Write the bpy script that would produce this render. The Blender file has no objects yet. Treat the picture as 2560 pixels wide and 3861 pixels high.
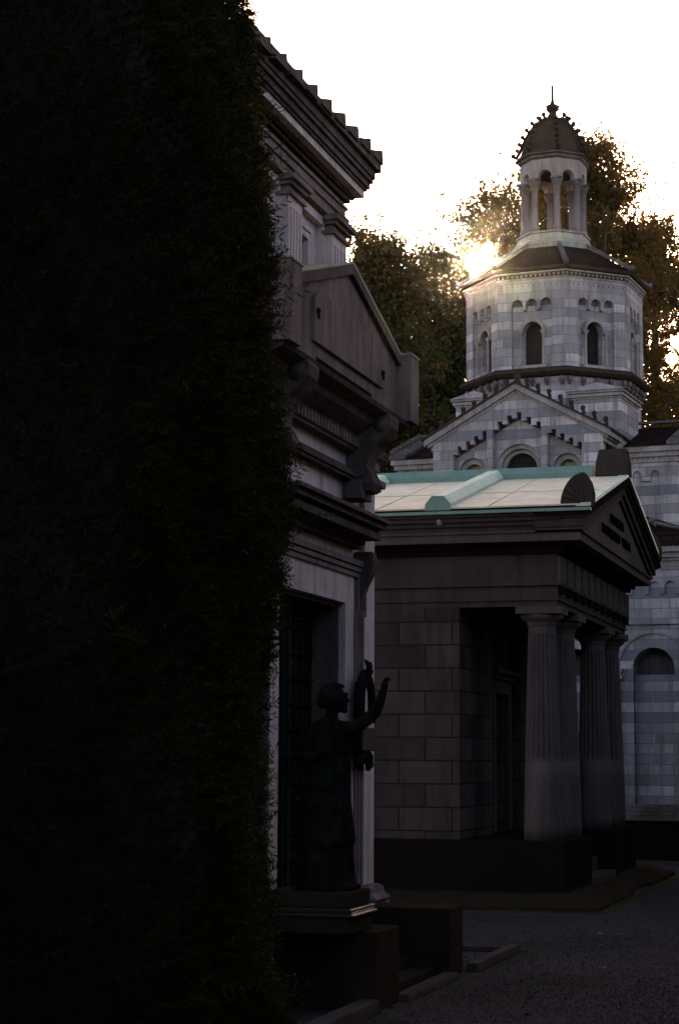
import bpy, math, random
import numpy as np
from math import sin, cos, pi, radians, sqrt, atan2
from mathutils import Vector, Matrix
from mathutils.geometry import tessellate_polygon

S = bpy.context.scene
COL = S.collection

# ------------------------------------------------------------------ camera
F = 7200.0; W0, H0 = 2560.0, 3861.0
AL = radians(16.6); TH = math.atan((2855 - 1930.5) / F); RO = radians(0.3)
fw = Vector((-sin(AL) * cos(TH), cos(AL) * cos(TH), sin(TH)))
rt = Vector((cos(AL), sin(AL), 0)); up = rt.cross(fw)
rt2 = rt * cos(RO) + up * sin(RO); up2 = -rt * sin(RO) + up * cos(RO)
cam = bpy.data.cameras.new("camera"); co = bpy.data.objects.new("camera", cam); COL.objects.link(co)
co.matrix_world = Matrix(((rt2.x, up2.x, -fw.x, 0), (rt2.y, up2.y, -fw.y, 0), (rt2.z, up2.z, -fw.z, 1.7), (0, 0, 0, 1)))
cam.sensor_fit = 'VERTICAL'; cam.sensor_height = 36; cam.lens = 36 * F / H0
cam.clip_end = 2000; cam.dof.use_dof = True; cam.dof.focus_distance = 27; cam.dof.aperture_fstop = 9
S.camera = co

# ------------------------------------------------------------------ sky, sun, exposure
SUN_EL, SUN_AZ = radians(14.8), radians(-12.3)      # azimuth from +Y towards +X
w = bpy.data.worlds.new("World"); S.world = w; w.use_nodes = True
nt = w.node_tree; nt.nodes.clear()
sky = nt.nodes.new('ShaderNodeTexSky'); sky.sky_type = 'NISHITA'; sky.sun_disc = False
sky.sun_elevation = SUN_EL; sky.sun_rotation = SUN_AZ
sky.air_density = .8; sky.dust_density = 1.5; sky.ozone_density = 1.0
bg = nt.nodes.new('ShaderNodeBackground'); bg.inputs[1].default_value = 0.12
wo = nt.nodes.new('ShaderNodeOutputWorld')
tint = nt.nodes.new('ShaderNodeMixRGB'); tint.blend_type = 'MULTIPLY'; tint.inputs[0].default_value = 1; tint.inputs[2].default_value = (1.30, .98, .85, 1)
nt.links.new(sky.outputs[0], tint.inputs[1]); nt.links.new(tint.outputs[0], bg.inputs[0]); nt.links.new(bg.outputs[0], wo.inputs[0])
sl = bpy.data.lights.new("sun", 'SUN'); sl.energy = 5; sl.angle = radians(0.5); sl.color = (1, .70, .43)
so = bpy.data.objects.new("sun", sl); COL.objects.link(so)
sd = Vector((sin(SUN_AZ) * cos(SUN_EL), cos(SUN_AZ) * cos(SUN_EL), sin(SUN_EL)))
so.rotation_euler = sd.to_track_quat('Z', 'Y').to_euler(); so.location = sd * 60
S.view_settings.view_transform = 'Standard'; S.view_settings.look = 'None'
S.view_settings.exposure = 2.1; S.view_settings.gamma = 1
S.cycles.max_bounces = 6; S.cycles.diffuse_bounces = 3; S.cycles.transmission_bounces = 3
S.cycles.transparent_max_bounces = 4; S.cycles.caustics_reflective = False; S.cycles.caustics_refractive = False

# ------------------------------------------------------------------ materials
class N:
    def __init__(s, name):
        s.m = bpy.data.materials.new(name); s.m.use_nodes = True
        s.t = s.m.node_tree; s.t.nodes.clear()
        s.out = s.t.nodes.new('ShaderNodeOutputMaterial')
    def n(s, typ, ins=None, **kw):
        x = s.t.nodes.new('ShaderNode' + typ)
        for k, v in kw.items(): setattr(x, k, v)
        for k, v in (ins or {}).items():
            if isinstance(v, bpy.types.NodeSocket): s.t.links.new(v, x.inputs[k])
            else: x.inputs[k].default_value = v
        return x
    def mix(s, fac, a, b, mode='MIX'):
        x = s.n('MixRGB', {0: fac, 1: a, 2: b}, blend_type=mode); return x.outputs[0]
    def ramp(s, v, a, b, c0=(0, 0, 0, 1), c1=(1, 1, 1, 1)):
        x = s.n('ValToRGB', {0: v}); e = x.color_ramp.elements
        e[0].position = a; e[1].position = b; e[0].color = c0; e[1].color = c1
        return x.outputs[0]
    def noise(s, vec, scale, det=4, rough=.6):
        return s.n('TexNoise', {'Vector': vec, 'Scale': scale, 'Detail': det, 'Roughness': rough}).outputs[0]
    def vscale(s, vec, sc):
        return s.n('Mapping', {'Vector': vec, 'Scale': sc}).outputs[0]

def C4(c): return (c[0], c[1], c[2], 1)

def stone(name, col, col2, stain=.5, brick=None, mortar=.35, rough=.85, bump=.25, streak=True, grain=90, moss=0, joint=.012, band=None, vary=.2):
    q = N(name); tc = q.n('TexCoord'); ob = tc.outputs['Object']; uv = tc.outputs['UV']
    big = q.noise(ob, 1.7, 5, .65); fine = q.noise(ob, grain, 3, .7)
    c = q.mix(q.ramp(big, .32, .7), C4(col), C4(col2))
    h = fine
    if brick:
        wd, ht = brick
        br = q.n('TexBrick', {'Vector': uv, 'Scale': 1, 'Color1': (0, 0, 0, 1), 'Color2': (1, 1, 1, 1), 'Mortar': (0.5, .5, .5, 1),
                              'Mortar Size': joint, 'Mortar Smooth': .25, 'Bias': 0, 'Brick Width': wd, 'Row Height': ht})
        c = q.mix(vary, c, br.outputs[0], 'OVERLAY')
        if band:
            sx = q.n('SeparateXYZ', {0: uv}).outputs[1]
            row = q.n('Math', {0: q.n('Math', {0: sx, 1: ht}, operation='DIVIDE').outputs[0]}, operation='FLOOR').outputs[0]
            md = q.n('Math', {0: row, 1: 2.0}, operation='MODULO').outputs[0]
            rnd = q.n('TexWhiteNoise', {'W': row}, noise_dimensions='1D').outputs[0]
            bsep = q.n('SeparateColor', {0: br.outputs[0]}).outputs[0]
            f1 = q.n('Math', {0: md, 1: q.ramp(rnd, .15, .95)}, operation='MULTIPLY').outputs[0]
            f2 = q.n('Math', {0: f1, 1: q.n('Math', {0: bsep, 1: .55}, operation='ADD').outputs[0]}, operation='MULTIPLY', use_clamp=True).outputs[0]
            veins = q.ramp(q.noise(q.vscale(uv, (1.2, 3.5, 1)), 3.0, 7, .75), .35, .68)
            f3 = q.n('Math', {0: f2, 1: veins}, operation='MULTIPLY').outputs[0]
            f4 = q.n('Math', {0: q.n('Math', {0: f2, 1: f3}, operation='ADD').outputs[0], 1: .75}, operation='MULTIPLY', use_clamp=True).outputs[0]
            c = q.mix(f4, c, C4(band))
        c = q.mix(q.n('Math', {0: br.outputs[1], 1: 1 - mortar}, operation='MULTIPLY').outputs[0], c, C4([x * .25 for x in col]))
        h = q.mix(q.ramp(br.outputs[1], 0, 1), fine, (0, 0, 0, 1))
    if streak:
        st = q.noise(q.vscale(ob, (5, 5, .55)), 1.6, 6, .7)
        c = q.mix(q.n('Math', {0: q.ramp(st, .46, .72), 1: stain}, operation='MULTIPLY').outputs[0], c, C4([x * .3 for x in col]))
    if moss:
        ge = q.n('NewGeometry').outputs['Normal']; nz = q.n('SeparateXYZ', {0: ge}).outputs[2]
        mm = q.n('Math', {0: q.ramp(q.noise(ob, 6, 5, .7), .42, .6), 1: q.ramp(nz, .2, .8)}, operation='MULTIPLY').outputs[0]
        c = q.mix(q.n('Math', {0: mm, 1: moss}, operation='MULTIPLY').outputs[0], c, (.016, .016, .007, 1))
    c = q.mix(q.n('Math', {0: fine, 1: .35}, operation='MULTIPLY').outputs[0], c, C4([x * .45 for x in col]))
    bp = q.n('Bump', {'Strength': bump, 'Distance': .02, 'Height': h})
    b = q.n('BsdfPrincipled', {'Base Color': c, 'Roughness': rough, 'Normal': bp.outputs[0], 'Specular IOR Level': 0})
    q.t.links.new(b.outputs[0], q.out.inputs[0]); return q.m

def plain(name, col, rough=.6, metal=0, col2=None, sc=8, bump=.1, spec=.4):
    q = N(name); ob = q.n('TexCoord').outputs['Object']
    nz = q.noise(ob, sc, 5, .65)
    c = q.mix(q.ramp(nz, .35, .68), C4(col), C4(col2 or [x * .6 for x in col]))
    bp = q.n('Bump', {'Strength': bump, 'Distance': .02, 'Height': q.noise(ob, sc * 6, 4)})
    b = q.n('BsdfPrincipled', {'Base Color': c, 'Roughness': rough, 'Metallic': metal, 'Normal': bp.outputs[0], 'Specular IOR Level': spec})
    q.t.links.new(b.outputs[0], q.out.inputs[0]); return q.m

def leafmat(name, a, b, c, trans=.35, rough=.6, sc=.9, spec=.15):
    q = N(name); ob = q.n('TexCoord').outputs['Object']
    rnd = q.n('Attribute', attribute_name='rnd').outputs['Fac']
    k = q.n('Math', {0: q.n('Math', {0: rnd, 1: .38}, operation='MULTIPLY').outputs[0], 1: q.n('Math', {0: q.noise(ob, sc, 3), 1: .75}, operation='MULTIPLY').outputs[0]}, operation='ADD').outputs[0]
    x = q.n('ValToRGB', {0: k}); e = x.color_ramp.elements
    e[0].position = .25; e[0].color = C4(a); e[1].position = .85; e[1].color = C4(c)
    m = e.new(.6); m.color = C4(b)
    d = q.n('BsdfPrincipled', {'Base Color': x.outputs[0], 'Roughness': rough, 'Specular IOR Level': spec})
    tr = q.n('BsdfTranslucent', {'Color': q.mix(1, x.outputs[0], (1.5, 1.1, .5, 1), 'MULTIPLY')})
    mx = q.n('MixShader', {0: trans, 1: d.outputs[0], 2: tr.outputs[0]})
    q.t.links.new(mx.outputs[0], q.out.inputs[0]); return q.m

M = {}
M['marble'] = stone('marble', (.39, .365, .365), (.24, .225, .235), 1.0, (.62, .178), .2, band=(.135, .14, .18), bump=.25, grain=26, vary=.4, joint=.008)
M['marble_plain'] = stone('marble_plain', (.33, .30, .295), (.17, .152, .15), .9, bump=.3, grain=26)
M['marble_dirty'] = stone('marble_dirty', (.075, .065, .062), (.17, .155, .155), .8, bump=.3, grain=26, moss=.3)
M['lantern_shaft'] = stone('weathered_column', (.16, .145, .15), (.11, .10, .105), .5, bump=.2, grain=40)
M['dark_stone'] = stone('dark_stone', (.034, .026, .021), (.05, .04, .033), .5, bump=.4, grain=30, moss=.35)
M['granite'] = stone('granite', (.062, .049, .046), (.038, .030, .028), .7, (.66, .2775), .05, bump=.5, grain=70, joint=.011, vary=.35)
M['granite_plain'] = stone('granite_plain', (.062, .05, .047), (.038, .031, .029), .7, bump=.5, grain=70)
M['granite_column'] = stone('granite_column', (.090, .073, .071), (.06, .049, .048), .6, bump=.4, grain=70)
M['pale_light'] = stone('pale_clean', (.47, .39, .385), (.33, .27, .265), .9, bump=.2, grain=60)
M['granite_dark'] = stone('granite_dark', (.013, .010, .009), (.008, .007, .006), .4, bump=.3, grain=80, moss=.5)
M['granite_wet'] = stone('granite_mossy', (.034, .024, .017), (.018, .014, .010), .3, bump=.3, grain=60, moss=.9)
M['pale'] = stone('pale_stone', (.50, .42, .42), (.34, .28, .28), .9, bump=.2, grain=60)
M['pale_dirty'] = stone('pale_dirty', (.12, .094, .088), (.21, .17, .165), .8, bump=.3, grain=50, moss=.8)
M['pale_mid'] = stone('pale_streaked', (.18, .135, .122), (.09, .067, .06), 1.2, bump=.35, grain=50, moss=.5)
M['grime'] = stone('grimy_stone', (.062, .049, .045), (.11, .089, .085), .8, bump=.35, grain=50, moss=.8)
M['rim_top'] = stone('lichen_stone', (.34, .30, .22), (.2, .18, .13), .4, bump=.3, grain=40)
M['bronze'] = plain('bronze', (.0035, .0033, .003), .9, .0, (.014, .017, .015), 9, .15, spec=0)
M['bronze_door'] = plain('bronze_door', (.007, .007, .006), .8, 0, (.005, .006, .004), 6, .1, spec=.05)
M['iron'] = plain('iron', (.02, .018, .016), .6, .5)
M['copper'] = plain('verdigris_copper', (.085, .165, .13), .7, 0, (.15, .22, .17), 5, .1)
M['copper_pale'] = plain('pale_verdigris', (.42, .49, .36), .7, 0, (.25, .34, .25), 4, .1)
M['roof_sheet'] = plain('cream_roof_sheet', (.56, .50, .335), .75, 0, (.40, .36, .245), 3.5, .1)
M['slate'] = stone('roof_slate', (.014, .009, .009), (.02, .014, .012), .3, (.22, .12), .3, bump=.5, grain=30, streak=False)
M['glass'] = plain('leaded_glass', (.010, .009, .009), .5, 0, (.02, .016, .015), 14, .5, spec=.05)
M['black'] = plain('dark_void', (.006, .005, .005), .9)
M['bark'] = plain('bark', (.06, .045, .03), .9, 0, (.035, .025, .018), 12, .6)
M['leaf'] = leafmat('autumn_leaf', (.035, .038, .012), (.05, .045, .013), (.10, .048, .013), .52)
M['leaf2'] = leafmat('green_leaf', (.028, .036, .011), (.042, .045, .013), (.085, .045, .012), .36)
M['yew'] = leafmat('yew_leaf', (.011, .013, .004), (.018, .020, .006), (.03, .026, .009), .08, .9, 2, .03)
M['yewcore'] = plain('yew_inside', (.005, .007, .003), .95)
M['polish'] = plain('polished_granite', (.03, .027, .027), .16, 0, spec=.5, bump=0)
M['letter'] = plain('bronze_letter', (.004, .004, .004), .9, 0, spec=0, bump=0)
M['grass'] = leafmat('grass_blade', (.03, .045, .01), (.045, .06, .015), (.07, .06, .02), .3)
M['fallen'] = leafmat('fallen_leaf', (.035, .02, .01), (.05, .03, .012), (.07, .035, .012), .1)

def gravel():
    q = N('gravel'); ob = q.n('TexCoord').outputs['Object']
    v = q.n('TexVoronoi', {'Vector': ob, 'Scale': 95.0}); v2 = q.n('TexVoronoi', {'Vector': ob, 'Scale': 130.0})
    big = q.noise(ob, .55, 5, .6)
    cell = q.n('SeparateColor', {0: v.outputs['Color']}).outputs[0]
    c = q.mix(cell, (.030, .025, .0245, 1), (.115, .096, .094, 1))
    c = q.mix(q.ramp(v2.outputs['Distance'], 0, .9), c, (.03, .026, .026, 1), 'MIX')
    c = q.mix(q.ramp(big, .35, .65), c, (.075, .07, .05, 1), 'MULTIPLY') if False else q.mix(q.n('Math', {0: q.ramp(big, .5, .72), 1: .6}, operation='MULTIPLY').outputs[0], c, (.02, .02, .011, 1))
    h = q.n('Math', {0: v.outputs['Distance'], 1: q.n('Math', {0: v2.outputs['Distance'], 1: .5}, operation='MULTIPLY').outputs[0]}, operation='ADD').outputs[0]
    bp = q.n('Bump', {'Strength': 1, 'Distance': .015, 'Height': h}); bp.invert = True
    b = q.n('BsdfPrincipled', {'Base Color': c, 'Roughness': .9, 'Normal': bp.outputs[0], 'Specular IOR Level': 0})
    q.t.links.new(b.outputs[0], q.out.inputs[0]); return q.m
M['gravel'] = gravel()

# ------------------------------------------------------------------ mesh building
def thing(name, loc=(0, 0, 0), rz=0, label=None, cat=None, group=None):
    o = bpy.data.objects.new(name, None); COL.objects.link(o); o.location = loc; o.rotation_euler = (0, 0, rz)
    o.empty_display_size = .2; tag(o, label, cat, group); return o
def tag(o, label=None, cat=None, group=None, kind=None):
    if label: o['label'] = label
    if cat: o['category'] = cat
    if group: o['group'] = group
    if kind: o['kind'] = kind
    return o
def copy_tree(o, parent=None):
    c = o.copy(); COL.objects.link(c)
    if parent: c.parent = parent
    for ch in o.children: copy_tree(ch, c)
    return c

SPLIT = {'corbel_arch_shade': 'corbel_arch_shade', 'corbel_shade': 'corbel_shade'}
for _k, _v in dict(window_colonnettes='colonnette', roof_ribs='roof_hip_rib', dome_crockets='dome_crocket_rib', bracket_heads='bracket_head', window_arches='window_arch', drum_field='drum_field',
        gable_arch_rings='gable_arch_ring', blind_niche='blind_niche', gable_colonnettes='gable_colonnette', gable_crockets='gable_crocket', transept_crockets='crocket',
        porch_arch_ring='porch_arch_ring', porch_hood_mould='porch_hood_mould', blind_panel='blind_panel', blind_lunette='blind_lunette', porch_pilasters='porch_pilaster', plinth='plinth',
        front_steps='step', footing_slabs='footing_slab', cella_wall='cella_wall', door_panels='door_panel', triglyphs='triglyph', guttae='guttae', eaves_cyma='eaves_cyma', roof_seams='roof_seam', roof='roof',
        gutter='gutter', gutter_shade='gutter_shade', corner_acroterion='corner_acroterion', scroll_volute='scroll_volute', drop_brackets='drop_bracket', dentils='dentil', door_surround='door_surround',
        tablet_stud='tablet_stud', end_block='end_block', end_block_cap='end_block_cap', upper_wall='upper_wall', window_frame='window_frame', window_recess='window_recess', antefix_row='antefix',
        entrance_steps='step', scroll_pendant='scroll_pendant', crest='crest', corner_turret='corner_turret', transept_coping='transept_coping', moulding='moulding', upper_cornice_mouldings='upper_cornice_moulding',
        arched_frame='arched_frame', window_grille='window_grille', rings='ring', billet_row='billet', drilled_dots='drilled_dot', gable_drilled_dots='drilled_dot', transept_drilled_dots='drilled_dot').items(): SPLIT[_k] = _v

class MB:
    """collects shapes; build() links them as one mesh object"""
    def __init__(s, org=(0, 0, 0)): s.v = []; s.f = []; s.o = Vector(org); s.sm = []
    def add(s, vs, fs, smooth=False):
        b = len(s.v); s.v += [tuple(v) for v in vs]
        s.f += [tuple(i + b for i in f) for f in fs]; s.sm += [smooth] * len(fs); return s
    def box(s, x0, x1, y0, y1, z0, z1, t=None):
        """t = (dx, dy) top inset"""
        a, b = (t or (0, 0))
        vs = [(x0, y0, z0), (x1, y0, z0), (x1, y1, z0), (x0, y1, z0), (x0 + a, y0 + b, z1), (x1 - a, y0 + b, z1), (x1 - a, y1 - b, z1), (x0 + a, y1 - b, z1)]
        return s.add(vs, [(0, 3, 2, 1), (4, 5, 6, 7), (0, 1, 5, 4), (1, 2, 6, 5), (2, 3, 7, 6), (3, 0, 4, 7)])
    def panel(s, outline, holes, d0, d1, fr):
        """2D outline with holes extruded from depth d0 to d1; fr(u, v, w) -> xyz"""
        loops = [list(outline)] + [list(h) for h in holes]
        tri = tessellate_polygon([[Vector((p[0], p[1], 0)) for p in l] for l in loops])
        flat = [p for l in loops for p in l]; n = len(flat)
        vs = [fr(p[0], p[1], d0) for p in flat] + [fr(p[0], p[1], d1) for p in flat]
        fs = [tuple(t) for t in tri] + [tuple(i + n for i in reversed(t)) for t in tri]
        k = 0
        for l in loops:
            m = len(l)
            for i in range(m):
                j = (i + 1) % m; fs.append((k + i, k + j, k + j + n, k + i + n))
            k += m
        return s.add(vs, fs)
    def lathe(s, prof, cx=0, cy=0, seg=24, rot=0, smooth=True, radf=None):
        vs = []; m = len(prof)
        for i in range(seg):
            a = 2 * pi * i / seg + rot
            for (r, z) in prof:
                q = r * (radf(a, z) if radf else 1)
                vs.append((cx + q * cos(a), cy + q * sin(a), z))
        fs = []
        for i in range(seg):
            j = (i + 1) % seg
            for k in range(m - 1): fs.append((i * m + k, j * m + k, j * m + k + 1, i * m + k + 1))
        fs.append(tuple(i * m for i in reversed(range(seg)))); fs.append(tuple(i * m + m - 1 for i in range(seg)))
        return s.add(vs, fs, smooth)
    def tube(s, pts, rad, seg=8, smooth=True, flat=1):
        pts = [Vector(p) for p in pts]; n = len(pts)
        if not hasattr(rad, '__len__'): rad = [rad] * n
        vs = []; prev = None
        for i, p in enumerate(pts):
            d = (pts[min(i + 1, n - 1)] - pts[max(i - 1, 0)]).normalized()
            if prev is None: a = d.orthogonal().normalized()
            else: a = (prev - d * prev.dot(d)).normalized()
            prev = a; b = d.cross(a)
            for k in range(seg):
                t = 2 * pi * k / seg; vs.append(p + (a * cos(t) + b * sin(t) * flat) * rad[i])
        fs = [(i * seg + k, i * seg + (k + 1) % seg, (i + 1) * seg + (k + 1) % seg, (i + 1) * seg + k) for i in range(n - 1) for k in range(seg)]
        fs += [tuple(reversed(range(seg))), tuple((n - 1) * seg + k for k in range(seg))]
        return s.add(vs, fs, smooth)
    def ball(s, c, r, seg=10, rings=6, sc=(1, 1, 1)):
        prof = [(max(1e-4, sin(pi * i / rings)), -cos(pi * i / rings)) for i in range(rings + 1)]
        b = len(s.v); s.lathe(prof, seg=seg)
        for i in range(b, len(s.v)):
            v = s.v[i]; s.v[i] = (c[0] + v[0] * r * sc[0], c[1] + v[1] * r * sc[1], c[2] + v[2] * r * sc[2])
        return s
    def groups(s, tol=.004):
        """clusters of faces that touch (by bounding box of each connected piece)"""
        par = list(range(len(s.v)))
        def find(a):
            while par[a] != a: par[a] = par[par[a]]; a = par[a]
            return a
        for f in s.f:
            r = find(f[0])
            for i in f[1:]:
                q = find(i)
                if q != r: par[q] = r
        comp = {}
        for i, f in enumerate(s.f): comp.setdefault(find(f[0]), []).append(i)
        keys = list(comp); V = np.array(s.v)
        bb = [(V[[i for f in comp[k] for i in s.f[f]]].min(0) - tol, V[[i for f in comp[k] for i in s.f[f]]].max(0) + tol) for k in keys]
        n = len(keys)
        if n > 700: return [list(range(len(s.f)))]
        lo = np.array([b[0] for b in bb]); hi = np.array([b[1] for b in bb]); gp = list(range(n))
        def g(a):
            while gp[a] != a: gp[a] = gp[gp[a]]; a = gp[a]
            return a
        for i in range(n):
            for j in np.nonzero((lo[i] <= hi[i + 1:]).all(1) & (hi[i] >= lo[i + 1:]).all(1))[0]:
                a, b = g(i), g(i + 1 + int(j))
                if a != b: gp[b] = a
        out = {}
        for i in range(n): out.setdefault(g(i), []).extend(comp[keys[i]])
        return list(out.values())
    def build(s, name, mat, parent=None, loc=None, bevel=0, fixn=True, split=None):
        if split is None: split = name in SPLIT
        if split:
            gs = s.groups()
            if 1 < len(gs) <= 100:
                nm = SPLIT.get(name, name); res = []
                for fs in gs:
                    m = MB(s.o); ids = sorted({i for f in fs for i in s.f[f]}); mp = {v: k for k, v in enumerate(ids)}
                    m.v = [s.v[i] for i in ids]; m.f = [tuple(mp[i] for i in s.f[f]) for f in fs]; m.sm = [s.sm[f] for f in fs]
                    res.append(m.build(nm, mat, parent, loc, bevel, fixn, False))
                return res[0]
        me = bpy.data.meshes.new(name)
        off = s.o
        vs = [(v[0] - off.x, v[1] - off.y, v[2] - off.z) for v in s.v]
        me.from_pydata(vs, [], s.f)
        if fixn:
            import bmesh
            bm = bmesh.new(); bm.from_mesh(me); bmesh.ops.recalc_face_normals(bm, faces=bm.faces); bm.to_mesh(me); bm.free()
        me.polygons.foreach_set('use_smooth', s.sm)
        uv = me.uv_layers.new(name='UVMap')
        n = len(me.polygons)
        nor = np.empty(n * 3, 'f'); me.polygons.foreach_get('normal', nor); nor = nor.reshape(-1, 3)
        ls = np.empty(n, 'i'); me.polygons.foreach_get('loop_total', ls)
        li = np.empty(len(me.loops), 'i'); me.loops.foreach_get('vertex_index', li)
        P = np.array(s.v, 'f')[li]; NN = np.repeat(nor, ls, axis=0)
        h = np.hypot(NN[:, 0], NN[:, 1]); hh = np.where(h < 1e-5, 1, h)
        tx, ty = -NN[:, 1] / hh, NN[:, 0] / hh
        u = P[:, 0] * tx + P[:, 1] * ty; v = P[:, 2].copy()
        slope = (np.abs(NN[:, 2]) > .15) & (h > .1)
        v = np.where(slope, v / np.maximum(h, .2), v)
        flat = h < .1; u = np.where(flat, P[:, 0], u); v = np.where(flat, P[:, 1], v)
        uv.data.foreach_set('uv', np.stack([u, v], 1).astype('f').ravel())
        me.materials.append(mat)
        o = bpy.data.objects.new(name, me); COL.objects.link(o)
        if parent: o.parent = parent
        if loc: o.location = loc
        if bevel:
            b = o.modifiers.new('bevel', 'BEVEL'); b.width = bevel; b.segments = 2; b.limit_method = 'ANGLE'; b.angle_limit = radians(40)
        return o

def arch(cx, z0, zs, r, seg=14):
    """arched opening outline: bottom z0, springing zs"""
    return [(cx - r, z0), (cx + r, z0)] + [(cx + r * cos(pi * i / seg), zs + r * sin(pi * i / seg)) for i in range(seg + 1)]
def ringarch(cx, z0, zs, r0, r1, seg=14):
    o = [(cx + r1 * cos(pi * i / seg), zs + r1 * sin(pi * i / seg)) for i in range(seg + 1)]
    i_ = [(cx + r0 * cos(pi * i / seg), zs + r0 * sin(pi * i / seg)) for i in reversed(range(seg + 1))]
    return [(cx + r1, z0)] + o + [(cx - r1, z0), (cx - r0, z0)] + i_ + [(cx + r0, z0)]
def rect(a, b, c, d): return [(a, c), (b, c), (b, d), (a, d)]
def frX(X):      # panel in a plane X = const; depth w goes inward (-X)
    return lambda u, v, w_: (X - w_, u, v)
def frY(Y):      # panel in a plane Y = const; depth goes +Y
    return lambda u, v, w_: (u, Y + w_, v)

rng = np.random.default_rng(7); random.seed(7)

def leafmesh(name, C_, D, L, Wd, mat, parent=None, org=(0, 0, 0), shape='leaf', normal=None):
    """quads: centre C_, direction D (unit), length L, width Wd"""
    n = len(C_)
    R = rng.normal(size=(n, 3)) if normal is None else normal
    Sd = np.cross(D, R); Sd /= np.linalg.norm(Sd, axis=1)[:, None] + 1e-9
    L = L[:, None]; Wd = Wd[:, None]
    p0 = C_ - D * L * .5; p2 = C_ + D * L * .5
    p1 = C_ + Sd * Wd * .5; p3 = C_ - Sd * Wd * .5
    V = np.stack([p0, p1, p2, p3], 1).reshape(-1, 3) - np.array(org)
    me = bpy.data.meshes.new(name)
    me.vertices.add(4 * n); me.vertices.foreach_set('co', V.astype('f').ravel())
    me.loops.add(4 * n); me.loops.foreach_set('vertex_index', np.arange(4 * n, dtype='i'))
    me.polygons.add(n); me.polygons.foreach_set('loop_start', np.arange(0, 4 * n, 4, dtype='i'))
    try: me.polygons.foreach_set('loop_total', np.full(n, 4, 'i'))
    except Exception: pass
    at = me.attributes.new('rnd', 'FLOAT', 'FACE'); at.data.foreach_set('value', rng.random(n).astype('f'))
    me.update(calc_edges=True); me.materials.append(mat)
    o = bpy.data.objects.new(name, me); COL.objects.link(o)
    if parent: o.parent = parent
    return o
def unit(a): return a / (np.linalg.norm(a, axis=1)[:, None] + 1e-9)

# ================================================================== GROUND
def ground():
    g = MB(); g.add([(-150, -60, 0), (150, -60, 0), (150, 250, 0), (-150, 250, 0)], [(0, 1, 2, 3)])
    tag(g.build('gravel_ground', M['gravel'], fixn=False), kind='structure')
ground()
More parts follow.
